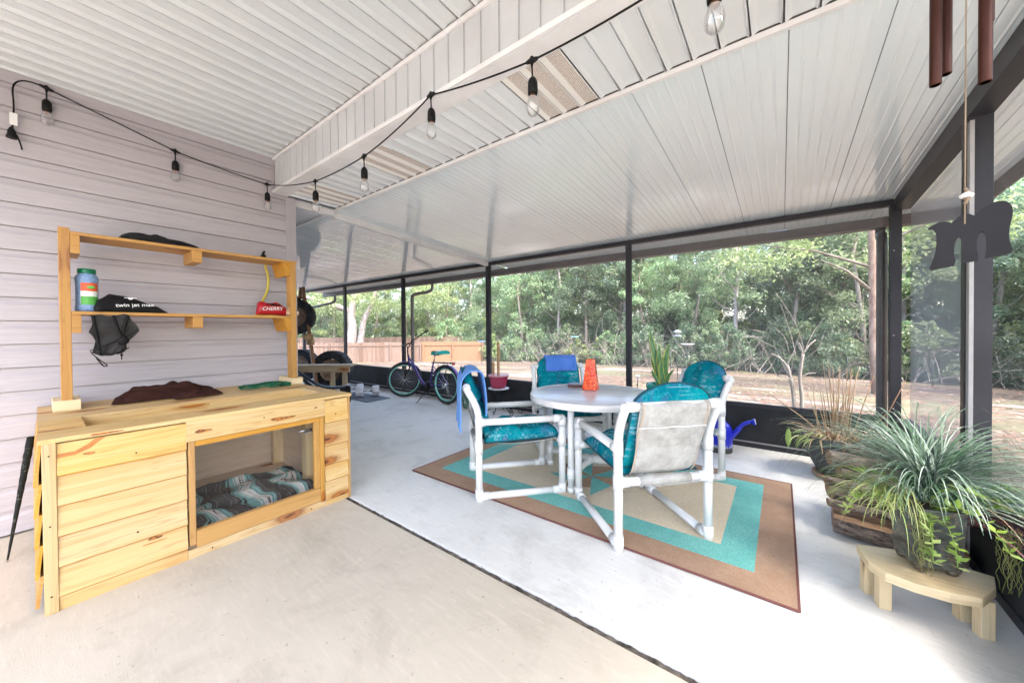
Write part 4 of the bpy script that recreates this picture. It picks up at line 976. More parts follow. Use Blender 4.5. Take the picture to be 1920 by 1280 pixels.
m_pipe = simple('dark_teal_piping', (.0, .07, .10), .9)
def make_chair(name, label, towel=False):
    c = thing(name, label, 'chair', (0, 0, 0), 0, 'pipe chairs around the patio table', local=True)
    hw_, L, ARM, TOPZ = .29, .65, .585, .845
    for s in (-1, 1):
        b = MB(); x = s * hw_
        # rear post with the raked top
        b.tube([(x, 0, .03), (x, 0, .60)], PR, 16)
        b.tube(arc([(x, 0, .60), (x, -.012, .68), (x, -.045, .76), (x, -.085, .83)], 5), PR, 16)
        fit(b, (x, 0, .0), (0, 0, 1), .085); b.ball((x, 0, .034), PR + .005, 14, 8)
        fit(b, (x, 0, .545), (0, 0, 1), .085); fit(b, (x, 0, .35), (0, 0, 1), .085); b.ball((x, -.086, .838), PR + .0046, 14, 8)
        b.build('rear_leg', m_pvc, c)
        b = MB(); b.tube([(x, L, .03), (x, L, ARM)], PR, 16); fit(b, (x, L, 0.0), (0, 0, 1), .085); fit(b, (x, L, ARM - .06), (0, 0, 1), .06); fit(b, (x, L, .37), (0, 0, 1), .085)
        b.ball((x, L, ARM), PR + .0046, 14, 8); b.ball((x, L, .034), PR + .0046, 14, 8); b.build('front_leg', m_pvc, c)
        b = MB(); b.tube([(x, 0, ARM), (x, L, ARM)], PR - .0005, 16); fit(b, (x, L, ARM), (0, -1, 0), .07); fit(b, (x, 0, ARM), (0, 1, 0), .05); b.build('arm', m_pvc, c)
        b = MB(); b.tube([(x, 0, .0305), (x, L, .0305)], PR - .0005, 16); fit(b, (x, 0, .0305), (0, 1, 0), .075); fit(b, (x, L, .0305), (0, -1, 0), .075); b.build('side_rail', m_pvc, c)
    b = MB(); b.tube([(-hw_, -.088, TOPZ), (hw_, -.088, TOPZ)], PR - .0002, 16); fit(b, (-hw_, -.088, TOPZ), (1, 0, 0), .07); fit(b, (hw_, -.088, TOPZ), (-1, 0, 0), .07); b.build('top_rail', m_pvc, c)
    b = MB()
    for y, z in ((0, .39), (L - .0, .405)):
        b.tube([(-hw_, y, z), (hw_, y, z)], PR - .0004, 16); fit(b, (-hw_, y, z), (1, 0, 0), .065); fit(b, (hw_, y, z), (-1, 0, 0), .065)
    b.build('cross_rail', m_pvc, c)
    # sling: top rail -> down the back -> under the seat -> front rail
    W = .205
    pr = arc([(-.088, .875), (-.118, .85), (-.110, .80), (-.075, .70), (-.045, .60), (-.015, .50), (.03, .435), (.10, .40), (.25, .385), (.45, .392), (.60, .41), (.66, .435)], 4)
    b = MB(); n_ = len(pr) - 1
    def sl_(u, v):
        p = pr[min(n_, int(round(u * n_)))]
        wv = W + (.012 * math.sin(u * 9))
        return ((v - .5) * 2 * wv, p[0] + .004 * math.sin(v * 9 + u * 7), p[1] - .012 * math.sin(math.pi * v) * (0.3 if u < .5 else 1.0))
    pr = [(p[0], p[1]) for p in [Vector((q[0], q[1], 0)) if False else q for q in pr]] if False else pr
    b.grid(sl_, n_, 16); b.build('sling', m_sling, c, solid=.003)
    b = MB(); b.tube([((v / 16 - .5) * 2 * (W + .004), -.094, .722 + .002 * math.sin(v)) for v in range(17)], .003, 5); b.build('seam', m_wht, c)
    for s in (-1, 1):
        b = MB(); b.grid(lambda u, v: (s * (W - .012 + .012 * v), sl_(u, .5)[1] - .004 if u < .55 else sl_(u, .5)[1], sl_(u, .5)[2] - (.0 if u < .55 else .006)), n_, 1); b.build('hem', m_sling2, c)
    b = MB(); b.tube([(-.165, 0, .3902), (.165, 0, .3902)], PR + .0035, 14); b.build('rail_sleeve', m_sling, c)
    # cushion
    def cush(fn, nu, nv):
        q = MB(); q.grid(fn, nu, nv); return q
    q = MB()
    def seatf(top):
        def f(u, v):
            x = (u - .5) * 2 * .248; y = .05 + .60 * v
            e = (1 - abs(2 * u - 1) ** 5) * (1 - abs(2 * v - 1) ** 6); e = max(0, e) ** .5
            base = .415 + .018 * v
            t_ = .088 * e * (1 + .5 * noise.noise(Vector((u * 4, v * 4, 1)))) - .030 * math.exp(-((v - .5) / .03) ** 2) * e - .022 * math.exp(-((u - .5) / .04) ** 2) * e * (v < .5)
            return (x, y, base + (t_ + .012 * noise.noise(Vector((u * 9, v * 9, 3))) * e if top else -.018 * e))
        return f
    q.grid(seatf(True), 32, 32); q.grid(seatf(False), 32, 32); sc1 = q.build('seat_cushion', m_teal, c)
    def rim(fa, fb): 
        pr_ = [(i / 16, 0) for i in range(16)] + [(1, i / 16) for i in range(16)] + [(1 - i / 16, 1) for i in range(16)] + [(0, 1 - i / 16) for i in range(16)]
        z_ = MB(); z_.tube([(Vector(fa(*p)) + Vector(fb(*p))) / 2 for p in pr_], .0055, 6, closed=True); return z_
    rim(seatf(True), seatf(False)).build('piping', m_pipe, sc1)
    q = MB()
    def backf(front):
        def f(u, v):
            x = (u - .5) * 2 * .245 * (1 - .50 * max(0, v - .80) ** 2 / .04 * .55)
            z = .455 + .475 * v
            yb = .058 - (v * .150) - .02 * math.sin(v * 2)
            e = (1 - abs(2 * u - 1) ** 5) * (1 - abs(2 * v - 1) ** 6); e = max(0, e) ** .5
            ty = .085 * e * (1 + .4 * noise.noise(Vector((u * 4, v * 4, 7)))) - .022 * math.exp(-((v - .55) / .03) ** 2) * e
            return (x, yb + (ty if front else -.010 * e), z + (.045 * (1 - (2 * u - 1) ** 2) * max(0, v - .6) / .4))
        return f
    q.grid(backf(True), 32, 34); q.grid(backf(False), 32, 34); bc1 = q.build('back_cushion', m_teal, c); rim(backf(True), backf(False)).build('piping', m_pipe, bc1)
    return c
ch0 = make_chair('patio_chair', 'white pipe chair with teal cushion and light blue towel left of the table')
G = 'pipe chairs around the patio table'
dup(ch0, (-.554, 2.22, .0), R(46.7), 'nearest white pipe chair showing its stained sling back to the camera')
dup(ch0, (-2.035, 3.60, .0), R(224), 'far left white pipe chair with a royal blue towel over its back')
dup(ch0, (-.614, 3.63, .0), R(138), 'far right white pipe chair in front of the snake plant')
ch0.location = (-2.02, 2.17, 0); ch0.rotation_euler = (0, 0, R(-42))

# towels draped over chair backs
def towel(name, label, loc, rz, x0, x1, m, front, back, th=.006, dy=0, skew=0.0):
    T = Matrix.Translation(loc) @ Matrix.Rotation(rz, 4, 'Z')
    prof = [(.062, .93 - front), (.060, .90 - front * .5), (.035, .925), (.0, .965), (-.05, .972), (-.10, .945), (-.135, .88), (-.137, .92 - back * .6), (-.14, .92 - back)]
    pp = arc([(p[0], p[1], 0) for p in prof], 5); n_ = len(pp) - 1
    b = MB()
    def f(u, v):
        p = pp[int(round(u * n_))]; w_ = x0 + (x1 - x0) * v + skew * (u - .5)
        drop = abs(u - .45) * 2
        return T @ Vector((w_ + .012 * noise.noise(Vector((v * 3, u * 4, 1))), p[0] + dy + .014 * noise.noise(Vector((v * 5, u * 3, 2))) * drop + .008 * math.sin(v * 12 + u * 3) * drop, p[1] + .014 * noise.noise(Vector((v * 3, u * 2, 5)))))
    b.grid(f, n_, 24)
    o = b.build(name, m, solid=th, sub=1); tag(o, label, 'towel', None)
towel('blue_towel', 'light blue towel draped over the back of the chair left of the table', (-2.02, 2.17, 0), R(-42), -.16, .325, m_btowel, .30, .40, .010, skew=.04)
towel('blue_towel', 'royal blue towel folded over the back of the far left chair', (-2.035, 3.60, 0), R(224), -.19, .17, m_btowel2, .125, .13, .010)

# things on the table
b = MB(); T = Matrix.Translation((-1.40, 3.06, .7232)) @ Matrix.Rotation(R(12), 4, 'Z')
def sqr(r0): return [(-r0, -r0), (r0, -r0), (r0, r0), (-r0, r0)]
vs = []; 
for i in range(9):
    k = i / 8; r0 = .0650 - .027 * k; tw_ = .12 * k
    for x, y in sqr(r0): vs.append((x * math.cos(tw_) - y * math.sin(tw_), x * math.sin(tw_) + y * math.cos(tw_), .275 * k))
fs = [(3, 2, 1, 0)] + [(i * 4 + j, i * 4 + (j + 1) % 4, i * 4 + 4 + (j + 1) % 4, i * 4 + 4 + j) for i in range(8) for j in range(4)]
b.mesh(vs, fs, sm=False, T=T); b.mesh([(x * .9, y * .9, z) for x, y, z in vs], [tuple(reversed(f)) for f in fs], sm=False, T=T)
tag(b.build('glass_vase', m_orange, bevel=.002), 'tapered orange glass vase on the round table', 'vase')
tr_ = thing('trivet', 'mahogany framed grey tile trivet lying beside the orange vase', 'trivet', (-1.60, 3.17, .723), R(28), local=True)
b = MB(); b.box((-.085, -.085, 0), (.085, .085, .018), 0); b.build('wood_frame', m_redwood2, tr_, bevel=.003)
b = MB(); b.box((-.068, -.068, .0185), (.068, .068, .022), 0); b.build('tile', m_tile, tr_, bevel=.002)

# ================================================================ STOOL + PLANTER
st = thing('plant_stool', 'low pale pine half round stool carrying the square planter', 'stool', (.52, 2.4, 0))
b = MB(); b.prism([(.300, 2.45), (.322, 2.30), (.367, 2.235), (.45, 2.212), (.548, 2.215), (.640, 2.245), (.710, 2.37), (.737, 2.475), (.60, 2.50), (.45, 2.50)], .157, .197); b.build('seat', m_pine2, st, bevel=.003)
for x, y in ((.335, 2.40), (.372, 2.312), (.635, 2.42), (.668, 2.335)):
    T = Matrix.Translation((x, y, 0)) @ Matrix.Rotation(R(15 if x < .5 else 20), 4, 'Z')
    b = MB(); b.box((-.022, -.022, 0), (.022, .022, .156), 2, T); b.build('leg', m_pine2, st, bevel=.002)
pl = thing('grass_planter', 'square slate planter overflowing with arching blue green grass on the stool', 'planter', (.53, 2.40, .197))
PC = Vector((.525, 2.41, 0)); rot = R(20)
T = Matrix.Translation(PC) @ Matrix.Rotation(rot, 4, 'Z')
b = MB(); vs = []
for z, r0 in ((.225, .072), (.228, .075), (.470, .084), (.484, .088), (.484, .078), (.44, .073)): vs += [(x, y, z) for x, y in sqr(r0)]
fs = [(3, 2, 1, 0)] + [(i * 4 + j, i * 4 + (j + 1) % 4, i * 4 + 4 + (j + 1) % 4, i * 4 + 4 + j) for i in range(5) for j in range(4)] + [(20, 21, 22, 23)]
b.mesh(vs, fs, sm=False, T=T); b.build('pot', m_slate, pl, bevel=.004)
for x, y in sqr(.054):
    b = MB(); p = T @ Vector((x, y, .212)); b.ball(tuple(p), .021, 12, 8, 0, (1, 1, .78)); p2 = T @ Vector((x * 1.18, y * 1.18, .226)); b.ball(tuple(p2), .014, 10, 6); b.build('ball_foot', m_foot, pl)
b = MB(); p = [T @ Vector((x, y, .455)) for x, y in sqr(.0715)]; b.face(p); b.build('soil', m_soil, pl)
def blade(b, o, d, L, rise, droop, w, seg=9, tw_=0):
    # arching strip: starts at o, goes in direction d (horizontal), rises then droops
    o = Vector(o); d = Vector((d[0], d[1], 0)).normalized(); sd_ = Vector((-d.y, d.x, 0)); pts = []
    ang = rise; p = o.copy(); ds = L / seg; prev = None
    bend = (rise + droop) / seg; sw_ = random.uniform(-.12, .12)
    for i in range(seg + 1):
        k = i / seg; ww = w * (1 - k ** 2.2) + .0004
        s2 = (sd_ + Vector((0, 0, .25 * math.sin(k * 3 + tw_)))).normalized()
        pts.append((p - s2 * ww, p + s2 * ww))
        ang -= bend * (0.5 + k)
        dd = (d + sd_ * sw_ * k).normalized()
        p = p + (dd * math.cos(ang) + Vector((0, 0, math.sin(ang)))) * ds
    k0 = len(b.v)
    for a, e in pts: b.v += [tuple(a), tuple(e)]
    for i in range(seg):
        b.f.append((k0 + 2 * i, k0 + 2 * i + 1, k0 + 2 * i + 3, k0 + 2 * i + 2)); b.mi.append(0); b.sm.append(True); b.uv.append([(0, 0)] * 4)
random.seed(11)
def tuft(m, name, n_, c, rc, Lr, riser, droopr, wr, azr=(0, 360), parent=pl):
    b = MB()
    for i in range(n_):
        a = R(random.uniform(*azr)); q = rc * random.random() ** .5; aa = random.uniform(0, 6.28)
        blade(b, (c[0] + q * math.cos(aa), c[1] + q * math.sin(aa), c[2] - random.random() * .05), (math.cos(a), math.sin(a)), random.uniform(*Lr), R(random.uniform(*riser)), R(random.uniform(*droopr)), random.uniform(*wr), 10, random.random() * 6)
    return b.build(name, m, parent, weld=False)
gc_ = (PC.x, PC.y, .54)
tuft(m_grassb, 'grass_blades', 430, gc_, .05, (.38, .74), (50, 89), (15, 86), (.0016, .0030), (-15, 200))
tuft(m_grassb, 'front_blades', 80, gc_, .04, (.26, .46), (50, 85), (40, 86), (.0014, .0026), (200, 345))
tuft(m_dark_bl, 'dark_grass', 170, gc_, .04, (.22, .46), (60, 88), (0, 40), (.0016, .003))
tuft(m_grassy, 'lime_grass', 150, (PC.x - .10, PC.y - .01, .48), .07, (.18, .40), (30, 70), (40, 80), (.0012, .0022), (110, 280))
tuft(m_grassb, 'trailing_grass', 170, (PC.x + .07, PC.y - .0, .52), .05, (.35, .62), (20, 60), (55, 88), (.0016, .0028), (-55, 40))
tuft(m_purpleb, 'maroon_grass', 46, (PC.x + .09, PC.y, .46), .04, (.3, .52), (15, 45), (50, 85), (.0014, .0024), (-70, 30))
tuft(m_straw, 'dead_stems', 14, (PC.x - .02, PC.y - .02, .46), .06, (.3, .55), (20, 70), (40, 85), (.001, .0016))
def leaflets(name, m, stems, parent=pl, lw=.013):
    b = MB()
    for o, d, L, rise, droop, nl in stems:
        o = Vector(o); d = Vector((d[0], d[1], 0)).normalized(); ang = R(rise); p = o.copy(); pts = [p.copy()]
        for i in range(nl):
            ang -= R(rise + droop) / nl; p = p + (d * math.cos(ang) + Vector((0, 0, math.sin(ang)))) * L / nl; pts.append(p.copy())
        b.tube(pts, .0018, 5)
        for i, q in enumerate(pts):
            for s in range(3):
                a = random.uniform(0, 6.28); el = random.uniform(-.2, .9); dv = Vector((math.cos(a) * math.cos(el), math.sin(a) * math.cos(el), math.sin(el)))
                sdv = dv.cross(Vector((0, 0, 1))).normalized() * lw * random.uniform(.6, 1.1); l = lw * random.uniform(2.2, 3.6)
                b.face([q, q + dv * l * .45 + sdv, q + dv * l, q + dv * l * .45 - sdv])
    return b.build(name, m, parent, weld=False)
random.seed(5)
leaflets('lime_foliage', m_succ, [((PC.x + .02, PC.y - .05, .47), (.3, -.5), .30, 60, 60, 9), ((PC.x + .06, PC.y, .47), (1, .1), .36, 62, 10, 10), ((PC.x + .05, PC.y - .04, .48), (.9, -.35), .33, 45, 25, 10),
    ((PC.x - .09, PC.y - .05, .48), (-.8, -.3), .26, 40, 70, 9), ((PC.x - .02, PC.y - .09, .46), (-.1, -1), .24, 20, 86, 10), ((PC.x + .02, PC.y - .09, .46), (.1, -1), .22, 10, 88, 9), ((PC.x + .08, PC.y - .02, .5), (1, -.1), .42, 40, 30, 12), ((PC.x - .06, PC.y, .5), (-.6, -.2), .25, 70, 10, 8),
    ((PC.x + .1, PC.y, .48), (1, .25), .45, 25, 35, 12), ((PC.x, PC.y - .04, .5), (.2, -.3), .24, 80, 10, 8)])
b = MB()   # string-like trailing roots
for i in range(36):
    x0 = PC.x - .035 + random.gauss(0, .016); y0 = PC.y - .128 + random.gauss(0, .006); L = random.uniform(.12, .26)
    b.tube([(x0 + .006 * math.sin(k * 1.9 + i), y0 - .012 * (k / 8) + .004 * math.cos(k * 2.3 + i), .47 - L * k / 8) for k in range(9)], .0013, 4)
b.build('trailing_strands', m_grassy, pl, weld=False); b = MB()
for i in range(22):
    x0 = .735 + random.gauss(0, .02); y0 = 2.33 + random.gauss(0, .02); L = random.uniform(.12, .28)
    b.tube([(x0 + .006 * math.sin(k * 1.9 + i), y0 + .004 * math.cos(k * 2.3 + i), .47 - L * k / 8) for k in range(9)], .0012, 4)
b.build('trailing_strands', m_grassy, pl, weld=False)

# ================================================================ LOGS
def log(label, a, b_, r, split=False, name='firewood_log', gr='stacked firewood logs beside the planter'):
    a = Vector(a); b_ = Vector(b_); d = (b_ - a); L = d.length; d.normalize()
    up = Vector((0, 0, 1)); s = d.cross(up).normalized(); up = s.cross(d)
    o = thing(name, label, 'log', tuple((a + b_) / 2 - Vector((0, 0, r))), 0, gr)
    m = MB(); n_ = 26; sg_ = 22
    def f(u, v):
        an = (math.pi * (1.05 + .9 * v)) if split else 2 * math.pi * v
        rr = r * (1 + .10 * noise.noise(Vector((math.cos(an) * 1.3, math.sin(an) * 1.3, u * 2 + a.x * 9))) + .05 * noise.noise(Vector((math.cos(an) * 7, math.sin(an) * 7, u * 9))))
        off = s * rr * math.cos(an) + up * rr * math.sin(an)
        return a + d * (L * u + (1 - u) ** 6 * (-off.y) * (.12 if split else .45)) + off
    m.grid(f, n_, sg_); m.build('bark', m_bark, o)
    for u in (0, 1):
        m = MB(); m.face([f(u, j / sg_) - d * (.002 if u else -.002) for j in range(sg_ + (1 if split else 0))]); m.build('cut_end', m_logend, o)
    m = MB()
    if split: m.grid(lambda u, v: f(u, 0).lerp(f(u, 1), v) + Vector((0, 0, .006 * noise.noise(Vector((u * 9, v * 5, 1))))), n_, 6)
    if split: m.build('split_face', m_logend, o)
    return o
log('wide split log lying flat at the bottom of the firewood stack', (.262, 3.03, .150), (.78, 2.95, .145), .150, True)
log('thin round log resting on the bottom split log, its end sticking out left', (.235, 2.985, .178), (.70, 2.90, .200), .024)
log('pale split log second from the bottom of the firewood stack', (.25, 3.07, .235), (.74, 3.01, .235), .058)
log('pointed grey split stick above the thin round log', (.225, 3.03, .300), (.66, 2.97, .30), .026)
log('dark round log in the middle of the firewood stack', (.30, 3.13, .335), (.76, 3.05, .33), .050)
log('brown split log near the top of the firewood stack', (.25, 3.14, .420), (.76, 3.07, .41), .046, False)
log('weathered grey log on top of the firewood stack', (.33, 3.2, .480), (.77, 3.12, .47), .036)
log('thick round log at the back of the firewood stack', (.34, 3.27, .10), (.77, 3.24, .10), .098)
log('upright leaning log behind the firewood stack', (.36, 3.30, .26), (.77, 3.24, .28), .07)

# ================================================================ GREY BOWL WITH DRY PLANT
bw = thing('bowl_planter', 'large grey bowl planter of dry straw stems by the kick panel', 'planter', (.36, 4.1, 0))
bc = (.37, 4.08, 0)
b = MB(); b.lathe([(.10, .035), (.12, .04), (.16, .12), (.205, .22), (.232, .33), (.236, .355), (.225, .355), (.21, .33)], bc, 36); b.build('bowl', m_greybowl, bw)
b = MB(); b.lathe([(.13, 0), (.155, .012), (.16, .035), (.13, .036), (.12, .02)], bc, 32); b.build('saucer', m_terra, bw)
b = MB(); b.lathe([(.21, .325), (.001, .34)], bc, 24); b.build('soil', m_soil, bw)
random.seed(21)
b = MB()
for i in range(26):
    a = random.uniform(0, 6.28); q = random.uniform(0, .15); o = Vector((bc[0] + q * math.cos(a), bc[1] + q * math.sin(a) , .33)); L = random.uniform(.28, .66)
    tp = o + Vector((math.cos(a) * .05 + random.gauss(0, .035), random.gauss(0, .03), L)); b.tube([o, o.lerp(tp, .5) + Vector((random.gauss(0, .006), 0, 0)), tp], [.0055, .004, .0018], 5)
b.tube([(.33, 4.05, .33), (.12, 3.98, .52), (-.10, 3.92, .70)], [.006, .005, .002], 5)
b.tube([(.5, 4.05, .33), (.68, 4.02, .62), (.76, 4.0, .86)], [.005, .004, .002], 5)
b.build('dry_canes', m_straw, bw)
tuft(m_straw, 'dry_leaves', 120, (bc[0], bc[1], .335), .15, (.16, .34), (25, 75), (20, 80), (.004, .009), (0, 360), bw)
tuft(m_grassy, 'fading_leaves', 26, (bc[0] - .12, bc[1] - .06, .35), .07, (.18, .32), (20, 50), (30, 85), (.006, .012), (150, 250), bw)
b = MB(); 
def lf(u, v):
    z = .40 - .17 * u; w_ = .022 * math.sin(math.pi * min(1, u * 1.05 + .02)) ** .6
    return (.05 + (v - .5) * 2 * w_, 3.93 - .008 * math.cos((v - .5) * 3), z)
b.grid(lf, 10, 4); b.build('green_leaf', m_succ, bw)

# ================================================================ SNAKE PLANT, POTS, WATERING CAN
sp_ = thing('snake_plant', 'snake plant with yellow edged leaves in a teal pot behind the table', 'potted plant', (-1.02, 3.98, .44))
sc_ = (-1.03, 3.98, 0)
b = MB(); b.lathe([(.085, .44), (.11, .46), (.132, .60), (.14, .665), (.14, .69), (.125, .69), (.12, .66)], sc_, 32); b.build('pot', m_tealpot, sp_)
b = MB(); b.lathe([(.122, .655), (.001, .665)], sc_, 20); b.build('soil', m_soil, sp_)
def sleaf(x, y, tx, ty, z1, w_, rotz):
    w_ *= 1.05; b = MB(); o = Vector((x, y, .66)); tp = Vector((tx, ty, z1)); sd_ = Vector((math.cos(rotz), math.sin(rotz), 0)); nn = Vector((-math.sin(rotz), math.cos(rotz), 0))
    for half, mi in ((1.0, 0),):
        n_ = 14
        def f(u, v):
            k = (v - .5) * 2; ww = w_ * (1 - max(0, u - .55) ** 2 / .2025 * .97) * (.72 + .28 * min(1, u * 3))
            c_ = o.lerp(tp, u) + Vector((.012 * math.sin(u * 5 + x * 30), 0, 0))
            return c_ + sd_ * ww * k + nn * (.010 * k * k + .008 * math.sin(u * 6 + y * 20) * k)
        b.grid(f, n_, 8)
    m_i = []
    for i, fc in enumerate(b.f): b.mi[i] = 1 if (i % 8) in (0, 7) else 0
    b.build('leaf', [m_snake, m_snakeedge], sp_, solid=.003)
sleaf(-1.04, 3.97, -1.105, 3.93, 1.27, .030, R(25)); sleaf(-1.00, 3.99, -.93, 3.96, 1.12, .034, R(40)); sleaf(-1.02, 3.95, -1.015, 3.93, 1.10, .028, R(10))
sleaf(-1.05, 4.0, -1.10, 3.98, .94, .026, R(60)); sleaf(-1.0, 3.95, -.985, 3.9, .98, .027, R(35)); sleaf(-.99, 3.97, -.88, 3.92, .86, .022, R(20)); sleaf(-1.04, 3.94, -1.08, 3.9, .84, .02, R(5)); sleaf(-1.01, 4.02, -.97, 4.02, 1.05, .028, R(80))
ps = thing('plant_stand', 'small black metal stand under the snake plant pot', 'plant stand', (-1.03, 3.98, 0))
b = MB(); b.lathe([(.001, .425), (.125, .425), (.13, .432), (.125, .439), (.001, .439)], sc_, 24); b.build('top_plate', m_blackmet, ps)
for k in range(3):
    a = k * 2.094 + .4; b = MB(); b.tube(arc([(sc_[0] + .11 * math.cos(a), sc_[1] + .11 * math.sin(a), .425), (sc_[0] + .07 * math.cos(a), sc_[1] + .07 * math.sin(a), .22), (sc_[0] + .13 * math.cos(a), sc_[1] + .13 * math.sin(a), .007)], 5), .007, 7); b.build('leg', m_blackmet, ps)
# cane plant in maroon pot on scroll stand
pk = (-3.49, 4.28, 0)
pp_ = thing('cane_plant', 'maroon plastic pot holding one tall and one short leafless cane', 'potted plant', (pk[0], pk[1], .375))
b = MB(); b.lathe([(.10, .378), (.112, .385), (.14, .52), (.145, .545), (.158, .55), (.160, .578), (.150, .58), (.140, .55)], pk, 32); b.build('pot', m_pink, pp_)
b = MB(); b.lathe([(.1605, .560), (.162, .574), (.150, .5805), (.1485, .577)], pk, 32); b.build('rim', m_pinkrim, pp_)
b = MB(); b.lathe([(.14, .548), (.001, .555)], pk, 20); b.build('soil', m_soil, pp_)
b = MB(); b.tube([(pk[0] + .015 + .002 * math.sin(i * 3), pk[1] - .02, .55 + .53 * i / 24) for i in range(25)], [.0205 + .0018 * (i % 2) for i in range(25)], 10); b.build('cane', m_cane, pp_)
b = MB(); b.tube([(pk[0] - .085, pk[1] - .02, .55 + .22 * i / 10) for i in range(11)], [.021 + .002 * (i % 2) for i in range(11)], 10); b.build('cane', m_cane, pp_)
ss = thing('plant_stand', 'black scroll foot metal stand with a pale plate under the maroon pot', 'plant stand', pk)
b = MB(); b.lathe([(.001, .362), (.15, .362), (.165, .370), (.16, .377), (.001, .377)], pk, 30); b.build('plate', m_dumb, ss)
for k in range(4):
    a = k * 1.571 + .3; e = Vector((math.cos(a), math.sin(a), 0)); c0 = Vector(pk)
    b = MB(); pts = [c0 + e * .13 + Vector((0, 0, .36)), c0 + e * .16 + Vector((0, 0, .30)), c0 + e * .10 + Vector((0, 0, .18)), c0 + e * .13 + Vector((0, 0, .07)), c0 + e * .19 + Vector((0, 0, .012)), c0 + e * .225 + Vector((0, 0, .035)), c0 + e * .205 + Vector((0, 0, .06)), c0 + e * .185 + Vector((0, 0, .045))]
    b.tube(arc(pts, 5), .006, 6); b.build('leg', m_blackmet, ss)
lo2 = thing('scroll_stand', 'long low black wrought iron stand under the screen behind the left chair', 'plant stand', (-2.9, 4.3, 0))
b = MB()
for yy in (4.2, 4.42):
    b.tube([(-3.25, yy, .115), (-2.1, yy, .115)], .007, 6)
for xx in [-3.2 + .12 * i for i in range(10)]: b.tube([(xx, 4.2, .115), (xx, 4.42, .115)], .004, 5)
b.build('top_bars', m_blackmet, lo2)
for (xx, yy) in ((-3.2, 4.2), (-2.75, 4.2), (-2.15, 4.2), (-3.2, 4.42), (-2.15, 4.42)):
    b = MB(); b.tube(arc([(xx, yy, .115), (xx - .01, yy, .05), (xx, yy, .008), (xx + .035, yy, .008), (xx + .05, yy, .04), (xx + .03, yy, .06), (xx + .012, yy, .045)], 5), .006, 6); b.build('leg', m_blackmet, lo2)
b = MB(); gp = (-4.08, 4.27, 0); b.lathe([(.10, .0), (.125, .02), (.14, .12), (.142, .22), (.15, .245), (.152, .265), (.14, .265), (.13, .24), (.001, .23)], gp, 32)
tag(b.build('ceramic_pot', m_greenglaze), 'dark green glazed pot on the floor behind the left chair', 'pot')
wc = thing('watering_can', 'cobalt blue watering can on the floor behind the chairs', 'watering can', (-.50, 4.29, 0), R(0))
wcc = (-.51, 4.27, 0)
b = MB(); b.lathe([(.001, .052), (.112, .052), (.118, .06), (.114, .16), (.108, .24), (.085, .285), (.06, .30), (.055, .315), (.045, .315), (.045, .30)], wcc, 32); b.build('body', m_blueglaze, wc)
b = MB(); b.lathe([(.105, .0), (.112, .004), (.112, .05), (.1, .051)], wcc, 28); b.build('base', m_greybowl, wc)
b = MB(); b.tube(arc([(-.415, 4.27, .15), (-.36, 4.27, .23), (-.31, 4.27, .30), (-.255, 4.27, .335), (-.235, 4.27, .338)], 5), [.024] * 8 + [.017] * 9 + [.015] * 4, 12); b.build('spout', m_blueglaze, wc)
b = MB(); b.tube([(-.243, 4.27, .337), (-.215, 4.27, .343), (-.206, 4.27, .345)], [.016, .032, .033], 16); b.build('rose', m_blueglaze, wc)
b = MB(); b.tube([(-.2061, 4.27, .345), (-.2035, 4.27, .3455)], .028, 16); b.build('rose_face', m_wht, wc)
b = MB(); b.tube(arc([(-.60, 4.27, .14), (-.69, 4.27, .17), (-.71, 4.27, .26), (-.64, 4.27, .33), (-.55, 4.27, .32)], 5), .010, 8); b.build('handle', m_blueglaze, wc)

# ================================================================ WIND CHIME
wch = thing('wind_chime', 'copper tube wind chime with a dark wooden letter m hanging at the right', 'wind chime', (.29, 1.1, 1.5))
for (x, y, z1) in ((.250, 1.105, 1.768), (.272, 1.14, 1.80), (.305, 1.075, 1.735), (.317, 1.11, 1.862)):
    b = MB(); b.lathe([(.0082, z1), (.0088, z1 + .002), (.0088, 2.35), (.0072, 2.35), (.0072, z1)], (x, y, 0), 16); b.build('tube', m_chime, wch)
b = MB(); b.tube([(.288, 1.10, 2.595), (.288, 1.10, 1.48)], .0012, 5)
for (x, y) in ((.250, 1.105), (.272, 1.14), (.305, 1.075), (.317, 1.11)): b.tube([(x, y, 2.34), (.288, 1.1, 2.45)], .001, 4)
b.tube([(.288, 1.10, 1.55), (.294, 1.098, 1.535), (.288, 1.10, 1.52)], .003, 5); b.build('string', m_twine, wch)
b = MB(); b.lathe([(.001, 2.45), (.05, 2.45), (.052, 2.458), (.05, 2.466), (.001, 2.466)], (.288, 1.10, 0), 20); b.build('top_disc', m_redwood, wch)
b = MB(); b.tube([(.288, 1.10, 2.466), (.288, 1.10, 2.932)], .0012, 5); b.build('hanger', m_twine, wch)
b = MB(); b.lathe([(.001, 1.533), (.008, 1.531), (.010, 1.536), (.004, 1.541), (.001, 1.542)], (.290, 1.10, 0), 12); b.build('bead', m_wht, wch)
